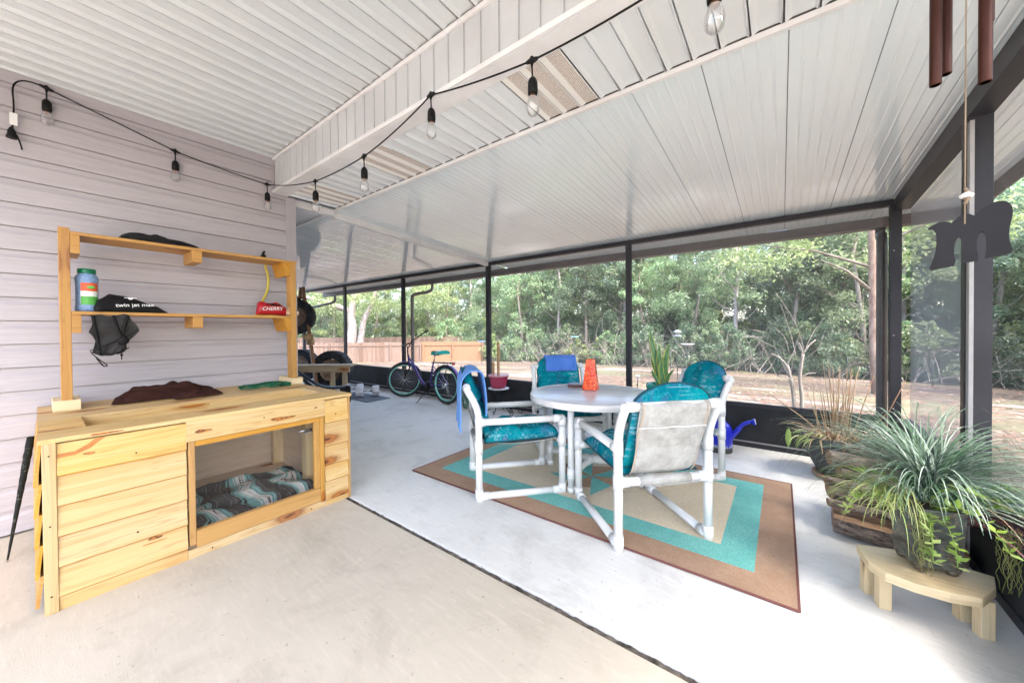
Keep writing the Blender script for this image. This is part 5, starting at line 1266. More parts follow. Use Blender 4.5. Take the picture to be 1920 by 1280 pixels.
# letter m outline (metres, local)
def mo():
    W_ = .176; H_ = .105
    pts = []
    def bez(p0, p1, p2, n_=7): 
        return [((1 - t_) ** 2 * p0[0] + 2 * t_ * (1 - t_) * p1[0] + t_ ** 2 * p2[0], (1 - t_) ** 2 * p0[1] + 2 * t_ * (1 - t_) * p1[1] + t_ ** 2 * p2[1]) for t_ in [i / n_ for i in range(n_)]]
    S_ = [(.0, .0), ]
    pts += bez((.003, 0), (.024, .03), (.018, .070)); pts += bez((.018, .070), (.012, .082), (.000, .082), 4)
    pts += bez((.000, .082), (.030, .097), (.052, .083)); pts += bez((.052, .083), (.075, .105), (.098, .088)); pts += bez((.098, .088), (.135, .112), (.158, .102)); pts += bez((.158, .102), (.178, .092), (.168, .062))
    pts += bez((.168, .062), (.160, .035), (.172, .012)); pts += bez((.172, .012), (.168, .004), (.150, .004), 4)
    pts += [(.122, .0045)]
    pts += bez((.119, .0045), (.127, .030), (.120, .048)); pts += bez((.120, .048), (.113, .062), (.106, .048)); pts += bez((.106, .048), (.099, .030), (.109, .0045))
    pts += [(.106, .002), (.074, .002)]
    pts += bez((.073, .002), (.079, .028), (.073, .046)); pts += bez((.073, .046), (.067, .060), (.060, .046)); pts += bez((.060, .046), (.053, .03), (.063, .001))
    pts += [(.058, -.001), (.03, -.002), (.008, -.003)]
    return pts
pm_ = mo(); fwd = Vector((.288, 1.10, 0)).normalized()
sx_ = Vector((fwd.y, -fwd.x, 0)); org = Vector((.288, 1.10, 1.398)) - sx_ * .0475
bmx = bmesh.new(); vv = [bmx.verts.new(org + sx_ * x * .60 + Vector((0, 0, z * 1.02 + x * .06))) for x, z in pm_]
fc = bmx.faces.new(vv); bmesh.ops.recalc_face_normals(bmx, faces=[fc])
ex = bmesh.ops.extrude_face_region(bmx, geom=[fc]); bmesh.ops.translate(bmx, verts=[g for g in ex['geom'] if isinstance(g, bmesh.types.BMVert)], vec=fwd * .012)
bmesh.ops.recalc_face_normals(bmx, faces=bmx.faces)
bmesh.ops.triangulate(bmx, faces=[f for f in bmx.faces if len(f.verts) > 4])
me = bpy.data.meshes.new('letter_m'); bmx.to_mesh(me); bmx.free(); me.materials.append(m_mletter)
o = bpy.data.objects.new('letter_m', me); COL.objects.link(o); attach(o, wch)

# ================================================================ BICYCLE
bk = thing('bicycle', 'dark purple cruiser bicycle with mint rims parked against the screens', 'bicycle', (-5.2, 4.2, 0))
RH, FH = Vector((-4.60, 4.22, .335)), Vector((-5.76, 4.22, .335))
def wheel(c, ang, name='wheel'):
    T = Matrix.Translation(c) @ Matrix.Rotation(ang, 4, 'Z') @ Matrix.Rotation(R(90), 4, 'X')
    def ring(r, rt, sx=1, seg=56, sg2=10):
        q = MB(); 
        q.grid(lambda u, v: T @ Vector(((r + rt * math.cos(2 * math.pi * v)) * math.cos(2 * math.pi * u), (r + rt * math.cos(2 * math.pi * v)) * math.sin(2 * math.pi * u), rt * sx * math.sin(2 * math.pi * v))), seg, sg2); return q
    wh = ring(.308, .027).build('wheel_tyre', m_tyre, bk)
    ring(.274, .011, 1.6).build('rim', m_mint, wh)
    q = MB()
    for i in range(36):
        a = i / 36 * 6.283; s = .028 * (1 if i % 2 else -1); a2 = a + (.5 if i % 4 < 2 else -.5)
        q.tube([T @ Vector((.018 * math.cos(a2), .018 * math.sin(a2), s)), T @ Vector((.266 * math.cos(a), .266 * math.sin(a), 0))], .0011, 4, cap=False)
    q.build('spokes', m_chrome, wh)
    q = MB(); q.tube([T @ Vector((0, 0, -.04)), T @ Vector((0, 0, .04))], .018, 12); q.build('hub', m_chrome, wh)
    return T
STEER = R(48)
TF = wheel(FH, STEER); TR = wheel(RH, 0)
hd0 = Vector((-5.60, 4.22, .60)); hd1 = Vector((-5.64, 4.22, .80)); BB = Vector((-5.02, 4.22, .29)); sc0 = Vector((-4.95, 4.22, .62))
q = MB(); q.tube([hd0, hd1], .020, 12)
q.tube(arc([hd1 - Vector((0, 0, .04)), (-5.50, 4.22, .66), (-5.32, 4.22, .42), (-5.18, 4.22, .31), BB], 6), .0175, 12)
q.tube(arc([hd0 + Vector((0, 0, .05)), (-5.46, 4.22, .57), (-5.28, 4.22, .36), (-5.15, 4.22, .275), BB], 6), .0175, 12)
q.tube([BB, sc0, (-4.92, 4.22, .70)], .016, 12)
for s in (-.05, .05):
    q.tube([BB + Vector((0, s * .7, 0)), (-4.78, 4.22 + s * 1.1, .31), RH + Vector((0, s * 1.1, 0))], .009, 8)
    q.tube([(-4.94, 4.22 + s * .4, .62), (-4.80, 4.22 + s * 1.1, .50), RH + Vector((0, s * 1.1, 0))], .008, 8)
q.tube([BB - Vector((0, .045, 0)), BB + Vector((0, .045, 0))], .024, 12); q.build('frame', m_purple, bk)
# fork follows the steered wheel
ax = Vector((math.cos(STEER + R(90)), math.sin(STEER + R(90)), 0))
q = MB(); q.tube([hd1 + Vector((0, 0, .02)), hd0 - Vector((-.005, 0, .03))], .014, 10)
for s in (-1, 1): q.tube(arc([hd0 + Vector((-.0, 0, -.02)), hd0 + ax * .055 * s + Vector((-.02, 0, -.07)), (hd0 + FH) / 2 + ax * .052 * s + Vector((-.02, 0, 0)), FH + ax * .05 * s], 5), .011, 10)
q.build('fork', m_blackmet, bk)
q = MB()
q.tube(arc([hd1 + Vector((-.008, 0, 0)), (-5.65, 4.22, .93), (-5.62, 4.22, .97)], 4), .013, 10)
q.tube(arc([(-5.60, 4.22, .97), (-5.66, 4.30, 1.03), (-5.66, 4.42, 1.12), (-5.55, 4.48, 1.20), (-5.40, 4.46, 1.245)], 5), .011, 10)
q.tube(arc([(-5.60, 4.22, .97), (-5.58, 4.10, .98), (-5.50, 3.98, 1.00), (-5.36, 3.93, 1.02), (-5.22, 3.93, 1.045)], 5), .011, 10)
q.build('handlebar', m_blackmet, bk)
q = MB(); q.tube([(-5.46, 4.47, 1.235), (-5.34, 4.45, 1.265)], .017, 10); q.build('grip', m_blackpl, bk)
q = MB(); q.tube([(-5.33, 3.93, 1.022), (-5.20, 3.93, 1.05)], .017, 10); q.build('grip', simple('brown_grip', (.12, .05, .03), .6), bk)
q = MB(); q.tube([(-5.5, 4.0, .985), (-5.36, 3.95, .985)], .005, 6); q.tube(arc([(-5.5, 4.0, .98), (-5.62, 4.05, .90), (-5.66, 4.15, .75), (-5.5, 4.2, .6)], 5), .003, 5); q.tube(arc([(-5.55, 4.45, 1.19), (-5.72, 4.4, 1.0), (-5.7, 4.3, .8), (-5.6, 4.24, .7)], 5), .003, 5); q.tube(arc([(-5.6, 4.2, .78), (-5.4, 4.2, .70), (-5.1, 4.2, .62)], 4), .0025, 5); q.build('brake_cable', m_blackpl, bk)
q = MB()
def sad(u, v):
    x = -4.95 + .31 * u; w_ = .03 + .105 * max(0, (u - .25) / .75) ** .8; an = math.pi * v
    return (x, 4.22 + w_ * math.cos(an), .835 + .02 * u + .065 * math.sin(an) ** .6)
q.grid(sad, 18, 12); q.face([sad(1, j / 12) for j in range(13)]); q.build('saddle', m_tealvinyl, bk, solid=.01)
q = MB(); q.grid(lambda u, v: (lambda p: (p[0] - .0, 4.22 + (p[1] - 4.22) * 1.03, p[2] + .003))(sad(u * .45, v)), 8, 12); q.build('saddle_nose', m_blackpl, bk, solid=.006)
q = MB(); q.tube([(-4.92, 4.22, .70), (-4.88, 4.22, .83)], .012, 10); q.tube([(-4.95, 4.22, .83), (-4.72, 4.22, .835)], .006, 6); q.build('seat_post', m_chrome, bk)
q = MB()
for s in (-.055, -.02, .02, .055): q.tube([(-4.93, 4.22 + s, .70), (-4.42, 4.22 + s, .72)], .005, 6)
for xx in (-4.9, -4.75, -4.6, -4.45): q.tube([(xx, 4.165, .705), (xx, 4.275, .705)], .005, 6)
for s in (-.07, .07):
    q.tube([(-4.50, 4.22 + s * .8, .715), RH + Vector((0.02, s, 0))], .005, 6); q.tube([(-4.75, 4.22 + s * .8, .71), RH + Vector((0, s, 0))], .005, 6)
q.build('rear_rack', m_blackmet, bk)
q = MB(); q.lathe([(.001, 0), (.022, 0), (.022, .012), (.001, .014)], (0, 0, 0), 16, T=(Matrix.Rotation(R(90), 3, 'Y'))); 
for i, v_ in enumerate(q.v): q.v[i] = (v_[0] - 4.415, v_[1] + 4.22, v_[2] + .70)
q.build('reflector', m_red, bk)
def fender(T, a0, a1):
    q = MB(); q.grid(lambda u, v: T @ Vector(((.345) * math.cos(a0 + (a1 - a0) * u) * (1 - .02 * (2 * v - 1) ** 2), .345 * math.sin(a0 + (a1 - a0) * u) * (1 - .02 * (2 * v - 1) ** 2), (v - .5) * .07)), 26, 4); q.build('fender', m_purple, bk, solid=.002)
fender(TR, R(-5), R(150)); fender(TF, R(25), R(105))
q = MB(); q.lathe([(.001, -.004), (.075, -.004), (.078, 0), (.075, .004), (.001, .004)], (0, 0, 0), 28, T=Matrix.Rotation(R(90), 3, 'X'))
for i, v_ in enumerate(q.v): q.v[i] = (v_[0] + BB.x, v_[1] + 4.165, v_[2] + BB.z)
q.tube([(BB.x, 4.155, BB.z), (-5.0, 4.15, .13)], .009, 8); q.tube([(BB.x, 4.285, BB.z), (-5.04, 4.29, .45)], .009, 8); q.build('crank', m_blackmet, bk)
q = MB(); q.box((-5.05, 4.06, .115), (-4.95, 4.145, .135)); q.box((-5.09, 4.295, .44), (-4.99, 4.38, .46)); q.build('pedal', m_chrome, bk, bevel=.004)
q = MB(); q.lathe([(.001, -.01), (.05, -.01), (.055, 0), (.04, .012), (.001, .012)], (0, 0, 0), 24, T=Matrix.Rotation(R(90), 3, 'X'))
for i, v_ in enumerate(q.v): q.v[i] = (v_[0] + RH.x, v_[1] + 4.165, v_[2] + RH.z)
q.tube([(BB.x, 4.165, BB.z + .075), (RH.x, 4.165, RH.z + .05)], .004, 5); q.tube([(BB.x, 4.165, BB.z - .075), (RH.x, 4.165, RH.z - .05)], .004, 5); q.build('chain_drive', m_chrome, bk)
q = MB(); q.tube([(-5.0, 4.17, .27), (-5.08, 3.98, .012)], .008, 8); q.tube([(-5.08, 3.98, .012), (-5.11, 3.97, .006)], .007, 8); q.build('kickstand', m_blackmet, bk)

# ================================================================ TIRES, FRAME, BENCH, WEIGHTS (far left)
GT = 'old off road tires in the far corner'
def tire(label, c, ax_, r=.40, w_=.27):
    o = thing('tire', label, 'tire', tuple(c), 0, GT)
    c = Vector(c); ax_ = Vector(ax_).normalized(); T = frameT(c, ax_.cross(Vector((0, 0, 1))), ax_)
    q = MB()
    def f(u, v):
        a = 2 * math.pi * u; k = 2 * math.pi * v
        cr, cz = math.cos(k), math.sin(k)
        rr = r - .085 + .085 * max(-1, min(1, cr * 1.35)); zz = w_ / 2 * max(-1, min(1, cz * 1.25))
        if cr > .55: rr += .010 * (1 if (int(u * 72) + (1 if cz > 0 else 0)) % 2 else 0)
        return T @ Vector((rr * math.cos(a), rr * math.sin(a), zz))
    q.grid(f, 144, 20, sm=False); ty = q.build('tread', m_tyre, o)
    q = MB(); rp = [(.03, .02), (.06, .035), (.12, .02), (.16, .04), (.195, .06), (.225, .10), (.235, .115), (.24, .10), (.232, .06), (.225, -.10), (.235, -.115)]
    q.lathe(rp, (0, 0, 0), 30, T=T.to_3x3()); q.v = [(v_[0] + c.x, v_[1] + c.y, v_[2] + c.z) for v_ in q.v]; q.build('rim', m_rim, o)
    q = MB()
    for i in range(8):
        a = i * .785; p = T @ Vector((.165 * math.cos(a), .165 * math.sin(a), .046)); q.tube([p, p - (T.to_3x3() @ Vector((0, 0, .01)))], .022, 10)
    q.build('rim_hole', m_gap, o); return o
tire('mud tire standing behind the end of the weathered bench', (-7.97, 3.95, .405), (.58, -.81, .06), .42)
tire('partly hidden mud tire left of the brown wooden frame leg', (-9.85, 4.1, .40), (.55, -.83, .05), .40)
tire('tire hung high on the brown wooden frame', (-8.5, 3.42, 1.59), (.80, -.60, 0), .38, .22)
af = thing('wooden_frame', 'brown stained wooden A frame with a rope lashed leg behind the shelf', 'frame', (-7.9, 3.4, 0))
q = MB()
def bar(q, a, b_, w1, w2, axis=2):
    a, b_ = Vector(a), Vector(b_); d = b_ - a; T = frameT(a, d.cross(Vector((.3, 1, 0))), d); q.box((-w1 / 2, -w2 / 2, 0), (w1 / 2, w2 / 2, d.length), 2, T)
bar(q, (-8.0, 3.62, 0.02), (-8.52, 3.58, 2.24), .15, .06); q.build('leg', m_redwood, af, bevel=.003)
q = MB(); bar(q, (-9.5, 3.6, .02), (-8.62, 3.58, 2.24), .15, .06); q.build('leg', m_redwood, af, bevel=.003)
q = MB(); bar(q, (-8.57, 3.58, 2.02), (-8.5, 3.40, 2.0), .05, .05); q.build('crossbar', m_redwood, af, bevel=.003)
q = MB()
for i in range(9): 
    p = Vector((-8.22, 3.60, .98)).lerp(Vector((-8.27, 3.60, 1.20)), i / 8); q.tube([p + Vector((.10 * math.cos(a), .06 * math.sin(a), .006 * math.sin(a * 2 + i))) for a in [k * .524 for k in range(12)]], .012, 6, closed=True)
q.ball((-8.22, 3.52, 1.14), .08, 10, 8, 0, (1, 1, .8)); q.build('rope_lashing', simple('tan_rope', (.45, .27, .13), .9, (.6, .4, .22), 40), af)
wb = thing('work_bench', 'low weathered two by four bench in front of the tires', 'bench', (-7.3, 3.15, 0))
WT = frameT((-7.95, 2.63, 0), (.78, .63, 0), (0, 0, 1))
q = MB(); q.box((0, 0, .575), (1.63, .30, .612), 0, WT); q.build('top_board', m_oldwood, wb, bevel=.003)
q = MB(); q.box((.02, .02, .47), (1.60, .058, .574), 0, WT); q.build('apron', m_oldwood, wb, bevel=.003)
for x, y in ((1.25, .06), (1.47, .10), (.1, .1)):
    q = MB(); q.box((x - .045, y, 0), (x + .045, y + .04, .574), 2, WT); q.build('leg', m_oldwood, wb, bevel=.003)
lg = thing('steel_lounger', 'black curved steel lounge frame beside the dumbbells', 'lounger', (-5.0, 2.6, 0))
for dy in (0, -.35):
    for dz in (0, -.085):
        q = MB(); q.tube(arc([(-7.5, 2.9 + dy, .64 + dz), (-7.21, 2.9 + dy, .546 + dz), (-6.8, 2.9 + dy, .438 + dz), (-6.49, 2.9 + dy, .368 + dz), (-6.2, 2.9 + dy, .340 + dz), (-5.9, 2.9 + dy, .348 + dz), (-5.36, 2.9 + dy, .405 + dz)], 5), .030, 8, flat=.8); q.build('rail', m_blackmet, lg)
q = MB(); q.box((-5.60, 2.88, .17), (-5.345, 2.925, .40)); q.build('end_plate', m_blackmet, lg, bevel=.004)
for x, y in ((-6.1, 2.92), (-6.9, 2.57), (-6.9, 2.92)):
    q = MB(); q.tube([(x, y, .34), (x, y, 0)], .016, 8); q.build('leg', m_blackmet, lg)
em = MB(); em.box((-7.0, 3.50, .002), (-5.86, 3.98, .014)); tag(em.build('exercise_mat', m_mat, bevel=.004), 'thin grey exercise mat under the dumbbells', 'mat')
def dumbbell(label, a, b_, r=.10):
    a, b_ = Vector(a), Vector(b_); d = (b_ - a).normalized(); o = thing('dumbbell', label, 'dumbbell', tuple((a + b_) / 2 - Vector((0, 0, r))), 0, 'grey hex dumbbells on the mat')
    for e, s in ((a, 1), (b_, -1)):
        q = MB(); q.tube([e, e + d * s * .012, e + d * s * .12, e + d * s * .13], [r * .88, r, r, r * .88], 6); q.build('head', m_dumb, o, bevel=.008)
    q = MB(); q.tube([a + d * .1, b_ - d * .1], .016, 10); q.build('handle', m_chrome, o); return o
dumbbell('right hand pale grey hex dumbbell on the exercise mat', (-6.45, 3.62, .118), (-6.45 + .22, 3.62 + .36, .118), .105)
dumbbell('pale grey hex dumbbell half hidden behind the lounge frame', (-6.86, 3.60, .118), (-6.72, 3.94, .118), .105)

# ================================================================ YARD
def fence_board(label, A, B2, ztop, h_, m, n_, name='wood_fence', rails=False):
    A, B2 = Vector((A[0], A[1], 0)), Vector((B2[0], B2[1], 0)); d = B2 - A; L = d.length; d.normalize(); nn = Vector((-d.y, d.x, 0))
    o = thing(name, label, 'fence', (A.x, A.y, ztop - h_)); q = MB(); w_ = L / n_
    for i in range(n_):
        p = A + d * (w_ * i); T = frameT((p.x, p.y, ztop - h_), d, (0, 0, 1)); hh = h_ + random.uniform(-.015, .02)
        ou = random.random() * 30; q.box((.004, -.01, 0), (w_ - .004, .01, hh), 2, T)
    q.build('boards', m, o, weld=False)
    q = MB()
    for zz in ((.3, h_ - .25) if not rails else (.3, h_ * .55, h_ - .12)):
        T = frameT((A.x, A.y, ztop - h_ + zz), d, (0, 0, 1)); q.box((0, -.06 if rails else .02, -.045), (L, -.02 if rails else .06, .045), 0, T)
    q.build('rail', m, o)
    q = MB(); k = 0
    while k * 2.4 < L:
        T = frameT((A.x + d.x * k * 2.4, A.y + d.y * k * 2.4, ztop - h_), d, (0, 0, 1)); q.box((-.05, -.12 if rails else .062, 0), (.05, -.062 if rails else .14, h_ - .02), 2, T); k += 1
    q.build('fence_post', m, o)
fence_board('weathered grey pink privacy fence across the left of the yard', (-23.2, 18.6), (-36.5, 7.9), .30, 1.9, m_fence, 112)
fence_board('newer orange cedar privacy fence section near the yard corner', (-19.2, 21.6), (-23.18, 18.62), .32, 1.9, m_fence2, 36)
fence_board('farther grey fence with rails showing above the nearer fence', (-22, 30), (-52, 8), .55, 2.0, m_fence, 200, rails=True)
wfn = thing('wire_fence', 'low green wire garden fence along the edge of the woods', 'fence', (-4, 20.8, -1))
q = MB(); q2 = MB()
FX = [-19.0 + 2.36 * i for i in range(13)]
def fy(x): return 21.4 - .04 * (x + 19)
for x in FX:
    g = gz(x, fy(x)); q.tube([(x, fy(x), g - .05), (x, fy(x), g + 1.0)], .018, 6)
q.build('fence_post', m_wire, wfn)
for x0, x1 in zip(FX, FX[1:]):
    g0, g1 = gz(x0, fy(x0)), gz(x1, fy(x1))
    for k in range(9): q2.tube([(x0, fy(x0), g0 + .05 + k * .105), (x1, fy(x1), g1 + .05 + k * .105)], .0035, 3, cap=False)
    for k in range(1, 23):
        f_ = k / 23; x = x0 + (x1 - x0) * f_; g = g0 + (g1 - g0) * f_; q2.tube([(x, fy(x), g + .05), (x, fy(x), g + .89)], .003, 3, cap=False)
q2.build('wire_mesh', m_wire, wfn, weld=False)

# leaves on the ground
q = MB(); random.seed(3)
for i in range(16000):
    y = 6 + 15 * random.random() ** 1.3; x = random.uniform(-2.3 * y, .5 * y + 4)
    if x < -14 and y < 8: continue
    z = gz(x, y) + .035 + .03 * noise.noise(Vector(((x + 3) * .5, y * .5, 0))); a = random.uniform(0, 6.28); s = random.uniform(.03, .07)
    e1 = Vector((math.cos(a), math.sin(a), random.uniform(-.3, .3))) * s; e2 = Vector((-math.sin(a), math.cos(a), random.uniform(-.3, .3))) * s * .6; p = Vector((x, y, z))
    q.face([p - e1, p + e2, p + e1, p - e2])
tag(q.build('fallen_leaves', m_litter, weld=False), 'brown fallen leaves scattered over the yard', 'leaves', kind='stuff')

# trees
def tree_meshes(seed, H, spread, z0, nleaf, size, m, bark, clumps=46, lean=.0, trunk_r=.13):
    rnd = random.Random(seed); q = MB(); q.tube([(0, 0, -.4), (lean * .3 + rnd.uniform(-.1, .1), rnd.uniform(-.1, .1), H * .3), (lean + rnd.uniform(-.3, .3), rnd.uniform(-.2, .2), H * .65), (lean * 1.3 + rnd.uniform(-.4, .4), 0, H * .95)], [trunk_r * 1.25, trunk_r, trunk_r * .7, trunk_r * .2], 8)
    cs = []
    for i in range(clumps):
        k = rnd.random(); z = z0 + (H - z0) * k; rr = spread * (math.sin(math.pi * min(1, .18 + k * .86)) ** .6) * rnd.random() ** .5
        a = rnd.uniform(0, 6.283); c = Vector((rr * math.cos(a) + lean * k, rr * math.sin(a), z)); cs.append((c, rnd.uniform(.35, .95) * spread * .36))
        base = Vector((lean * k * .7, 0, max(.3, z - rr * .5 - .4))); mid = base.lerp(c, .5) + Vector((0, 0, -.12 * rr + rnd.uniform(-.2, .3)))
        if i % 2 == 0: q.tube([base, mid, c], [trunk_r * .35, trunk_r * .2, .012], 5, cap=False)
    tr = q.data('trunk', bark); b = MB(); per = nleaf // clumps
    for c, r in cs:
        for j in range(per):
            v = Vector((rnd.gauss(0, 1), rnd.gauss(0, 1), rnd.gauss(0, .62))); v = v.normalized() * r * rnd.random() ** .4; p = c + v
            a = Vector((rnd.gauss(0, 1), rnd.gauss(0, 1), rnd.gauss(0, 1))).normalized(); bb = a.cross(Vector((rnd.gauss(0, 1), rnd.gauss(0, 1), rnd.gauss(0, 1)))).normalized(); s = size * rnd.uniform(.6, 1.3)
            k0 = len(b.v); b.v += [tuple(p - a * s), tuple(p + bb * s * .42), tuple(p + a * s), tuple(p - bb * s * .42)]; b.f.append((k0, k0 + 1, k0 + 2, k0 + 3)); b.mi.append(0); b.sm.append(False); b.uv.append([(0, 0)] * 4)
    return tr, b.data('crown', m)
def tree_proto(name, label, cat, group, tr, cr):
    o = thing(name, label, cat, (0, 0, 0), 0, group, local=True)
    for me, nm in ((tr, 'trunk'), (cr, 'crown')):
        c = bpy.data.objects.new(nm, me); COL.objects.link(c); c.parent = o
    return o
def place(o, used, x, y, rz, sc, label=None):
    z = gz(x, y)
    if not used: o.location = (x, y, z); o.rotation_euler = (0, 0, rz); o.scale = (sc,) * 3; 
    else: o = dup(o, (x, y, z), rz, scale=sc)
    if label: o['label'] = label
    return o
kinds = []
GW = 'trees in the woods beyond the yard'
for i, (nm, lab, H, sp2, z0, nl, sz, m, bark) in enumerate([
    ('oak_tree', 'mid green leafy oak in the woods beyond the yard', 9.5, 2.7, .9, 13000, .088, m_leaf, m_tbark),
    ('oak_tree', 'mid green broad oak with low branches in the woods beyond the yard', 8.5, 3.1, .7, 14000, .088, m_leaf, m_tbark),
    ('yellow_green_tree', 'yellow green airy tree in the woods beyond the yard', 8.5, 2.6, 1.0, 11000, .082, m_leafy, m_tbark),
    ('holly_tree', 'dark green dense evergreen in the woods beyond the yard', 7.5, 2.3, .5, 13000, .08, m_leafd, m_tbark),
    ('slender_tree', 'tall thin tree with a high crown in the woods beyond the yard', 11, 2.2, 4.2, 6000, .11, m_leaf, m_palebark)]):
    tr, cr = tree_meshes(40 + i, H, sp2, z0, nl, sz, m, bark, trunk_r=.11 if i != 4 else .13, lean=.3 * (i % 3 - 1))
    kinds.append([tree_proto(nm, lab, 'tree', GW, tr, cr), False])
def put(k, x, y, sc=1.0):
    o, u = kinds[k]; place(o, u, x, y, random.uniform(0, 6.28), sc); kinds[k][1] = True
random.seed(17)
for i in range(15): put(random.choice([0, 1, 2, 3, 0, 4]), -17 + 2.45 * i + random.uniform(-.7, .7), random.uniform(23.5, 26), random.uniform(.85, 1.1))
for i in range(17): put(random.choice([0, 1, 2, 3, 4]), -22 + 2.7 * i + random.uniform(-.8, .8), random.uniform(28, 31.5), random.uniform(.95, 1.25))
for i in range(17): put(random.choice([0, 1, 3, 0, 4]), -30 + 3.5 * i + random.uniform(-1, 1), random.uniform(35, 40), random.uniform(1.2, 1.5))
for i in range(20): put(random.choice([1, 3, 0, 1]), -23 + 2.1 * i + random.uniform(-.6, .6), random.uniform(26, 28.5) + (6 if i % 2 else 0), random.uniform(1.0, 1.3))
for i in range(20): # left, beyond the privacy fence
    t_ = i / 19; x = -26 - 34 * t_ + random.uniform(-1, 1); y = 33 - 22 * t_ + random.uniform(-1.5, 3); put(random.choice([2, 0, 4, 1, 2]), x, y, random.uniform(.9, 1.25))
for i in range(14):
    t_ = i / 13; x = -30 - 40 * t_ + random.uniform(-2, 2); y = 44 - 26 * t_ + random.uniform(-2, 3); put(random.choice([0, 4, 1, 3]), x, y, random.uniform(1.3, 1.6))
for (x, y) in ((9.5, 17.5), (12, 20), (13, 14), (16, 17), (17, 11), (11, 24), (19, 22), (15, 8), (20, 5), (22, 14), (5.4, 1.4), (6.4, 4.2)): put(random.choice([0, 1, 3, 4]), x, y, random.uniform(.95, 1.2))
# understory
sh = []
for i, (m, H, sp2, lab) in enumerate(((m_leafd, 2.2, 1.3, 'low dark bush in the underbrush by the wire fence'), (m_leafy, 1.9, 1.2, 'low yellow green bush in the underbrush by the wire fence'), (m_leaf, 2.6, 1.4, 'tall green bush in the underbrush by the wire fence'))):
    tr, cr = tree_meshes(70 + i, H, sp2, .15, 2600, .075, m, m_twig, 30, 0, .03); sh.append([tree_proto('bush', lab, 'bush', 'bushes in the underbrush', tr, cr), False])
for i in range(30):
    x = -19 + 1.22 * i + random.uniform(-.4, .4); k = random.choice([0, 1, 2, 0]); y = random.uniform(22.1, 24)
    place(sh[k][0], sh[k][1], x, y, random.uniform(0, 6.28), random.uniform(.7, 1.15)); sh[k][1] = True
random.seed(23)
for i in range(34):
    x = -30 + 1.5 * i + random.uniform(-.6, .6); k = random.choice([0, 1, 2, 0]); y = random.uniform(26, 31)
    place(sh[k][0], True, x, y, random.uniform(0, 6.28), random.uniform(1.3, 1.9))
for i in range(26):
    t_ = i / 25; x = -28 - 34 * t_ + random.uniform(-1, 1); y = 36 - 22 * t_ + random.uniform(-2, 2); k = random.choice([0, 1, 2])
    place(sh[k][0], True, x, y, random.uniform(0, 6.28), random.uniform(1.5, 2.2))
# bare twigs in the underbrush
q = MB(); random.seed(9)
for i in range(520):
    x = random.uniform(-20, 15); y = random.uniform(21.9, 24.5); g = gz(x, y); p = Vector((x, y, g)); pts = [p]
    d = Vector((random.gauss(0, .5), random.gauss(0, .3), 1)).normalized(); L = random.uniform(.8, 3.6)
    for k in range(5): d = (d + Vector((random.gauss(0, .22), random.gauss(0, .2), random.gauss(-.05, .12)))).normalized(); pts.append(pts[-1] + d * L / 5)
    q.tube(pts, [.022, .018, .014, .010, .007, .003], 4, cap=False)
    for s in range(3):
        b0 = pts[random.randint(2, 4)]; dd = Vector((random.gauss(0, 1), random.gauss(0, .5), random.uniform(-.1, .8))).normalized(); q.tube([b0, b0 + dd * .4, b0 + dd * .7 + Vector((0, 0, -.08))], [.009, .006, .002], 3, cap=False)
tag(q.build('underbrush', m_twig, weld=False), 'tangle of bare grey twigs at the edge of the woods', 'underbrush', kind='stuff')
# old live oak with pale forked trunk left
ok = thing('live_oak', 'live oak with a pale forked trunk behind the privacy fence', 'tree', (-31.5, 17.2, -1.7))
q = MB(); O = Vector((-31.5, 17.2, -1.7))
q.tube(arc([O, O + Vector((.1, 0, 1.6)), O + Vector((.3, .1, 3.0)), O + Vector((.1, .1, 4.6)), O + Vector((.3, .3, 6.5)), O + Vector((.0, .3, 9))], 4), [.58 - .022 * i for i in range(21)], 12)
q.tube(arc([O + Vector((.5, .4, -.2)), O + Vector((.8, .6, 2.2)), O + Vector((1.1, .8, 4.0)), O + Vector((1.7, 1.3, 5.6)), O + Vector((2.0, 1.6, 7.6))], 4), [.34 - .013 * i for i in range(17)], 10)
q.tube([O + Vector((0, .1, 4.7)), O + Vector((-1.8, -1.2, 5.6)), O + Vector((-3.9, -2.7, 6.2)), O + Vector((-6.0, -4.2, 7.6))], [.26, .2, .15, .06], 8)
q.build('trunk', m_palebark, ok)
rnd = random.Random(4); b = MB()
for i in range(110):
    c = O + Vector((rnd.uniform(-7, 7.5), rnd.uniform(-4, 6), rnd.uniform(4.6, 9.5))); r = rnd.uniform(.6, 1.3)
    for j in range(150):
        v = Vector((rnd.gauss(0, 1), rnd.gauss(0, 1), rnd.gauss(0, .6))).normalized() * r * rnd.random() ** .4; p = c + v
        a = Vector((rnd.gauss(0, 1), rnd.gauss(0, 1), rnd.gauss(0, 1))).normalized(); bb = a.cross(Vector((rnd.gauss(0, 1), rnd.gauss(0, 1), rnd.gauss(0, 1)))).normalized(); s = .13 * rnd.uniform(.6, 1.3)
        b.face([p - a * s, p + bb * s * .42, p + a * s, p - bb * s * .42])
b.build('crown', m_leafy, ok, weld=False)
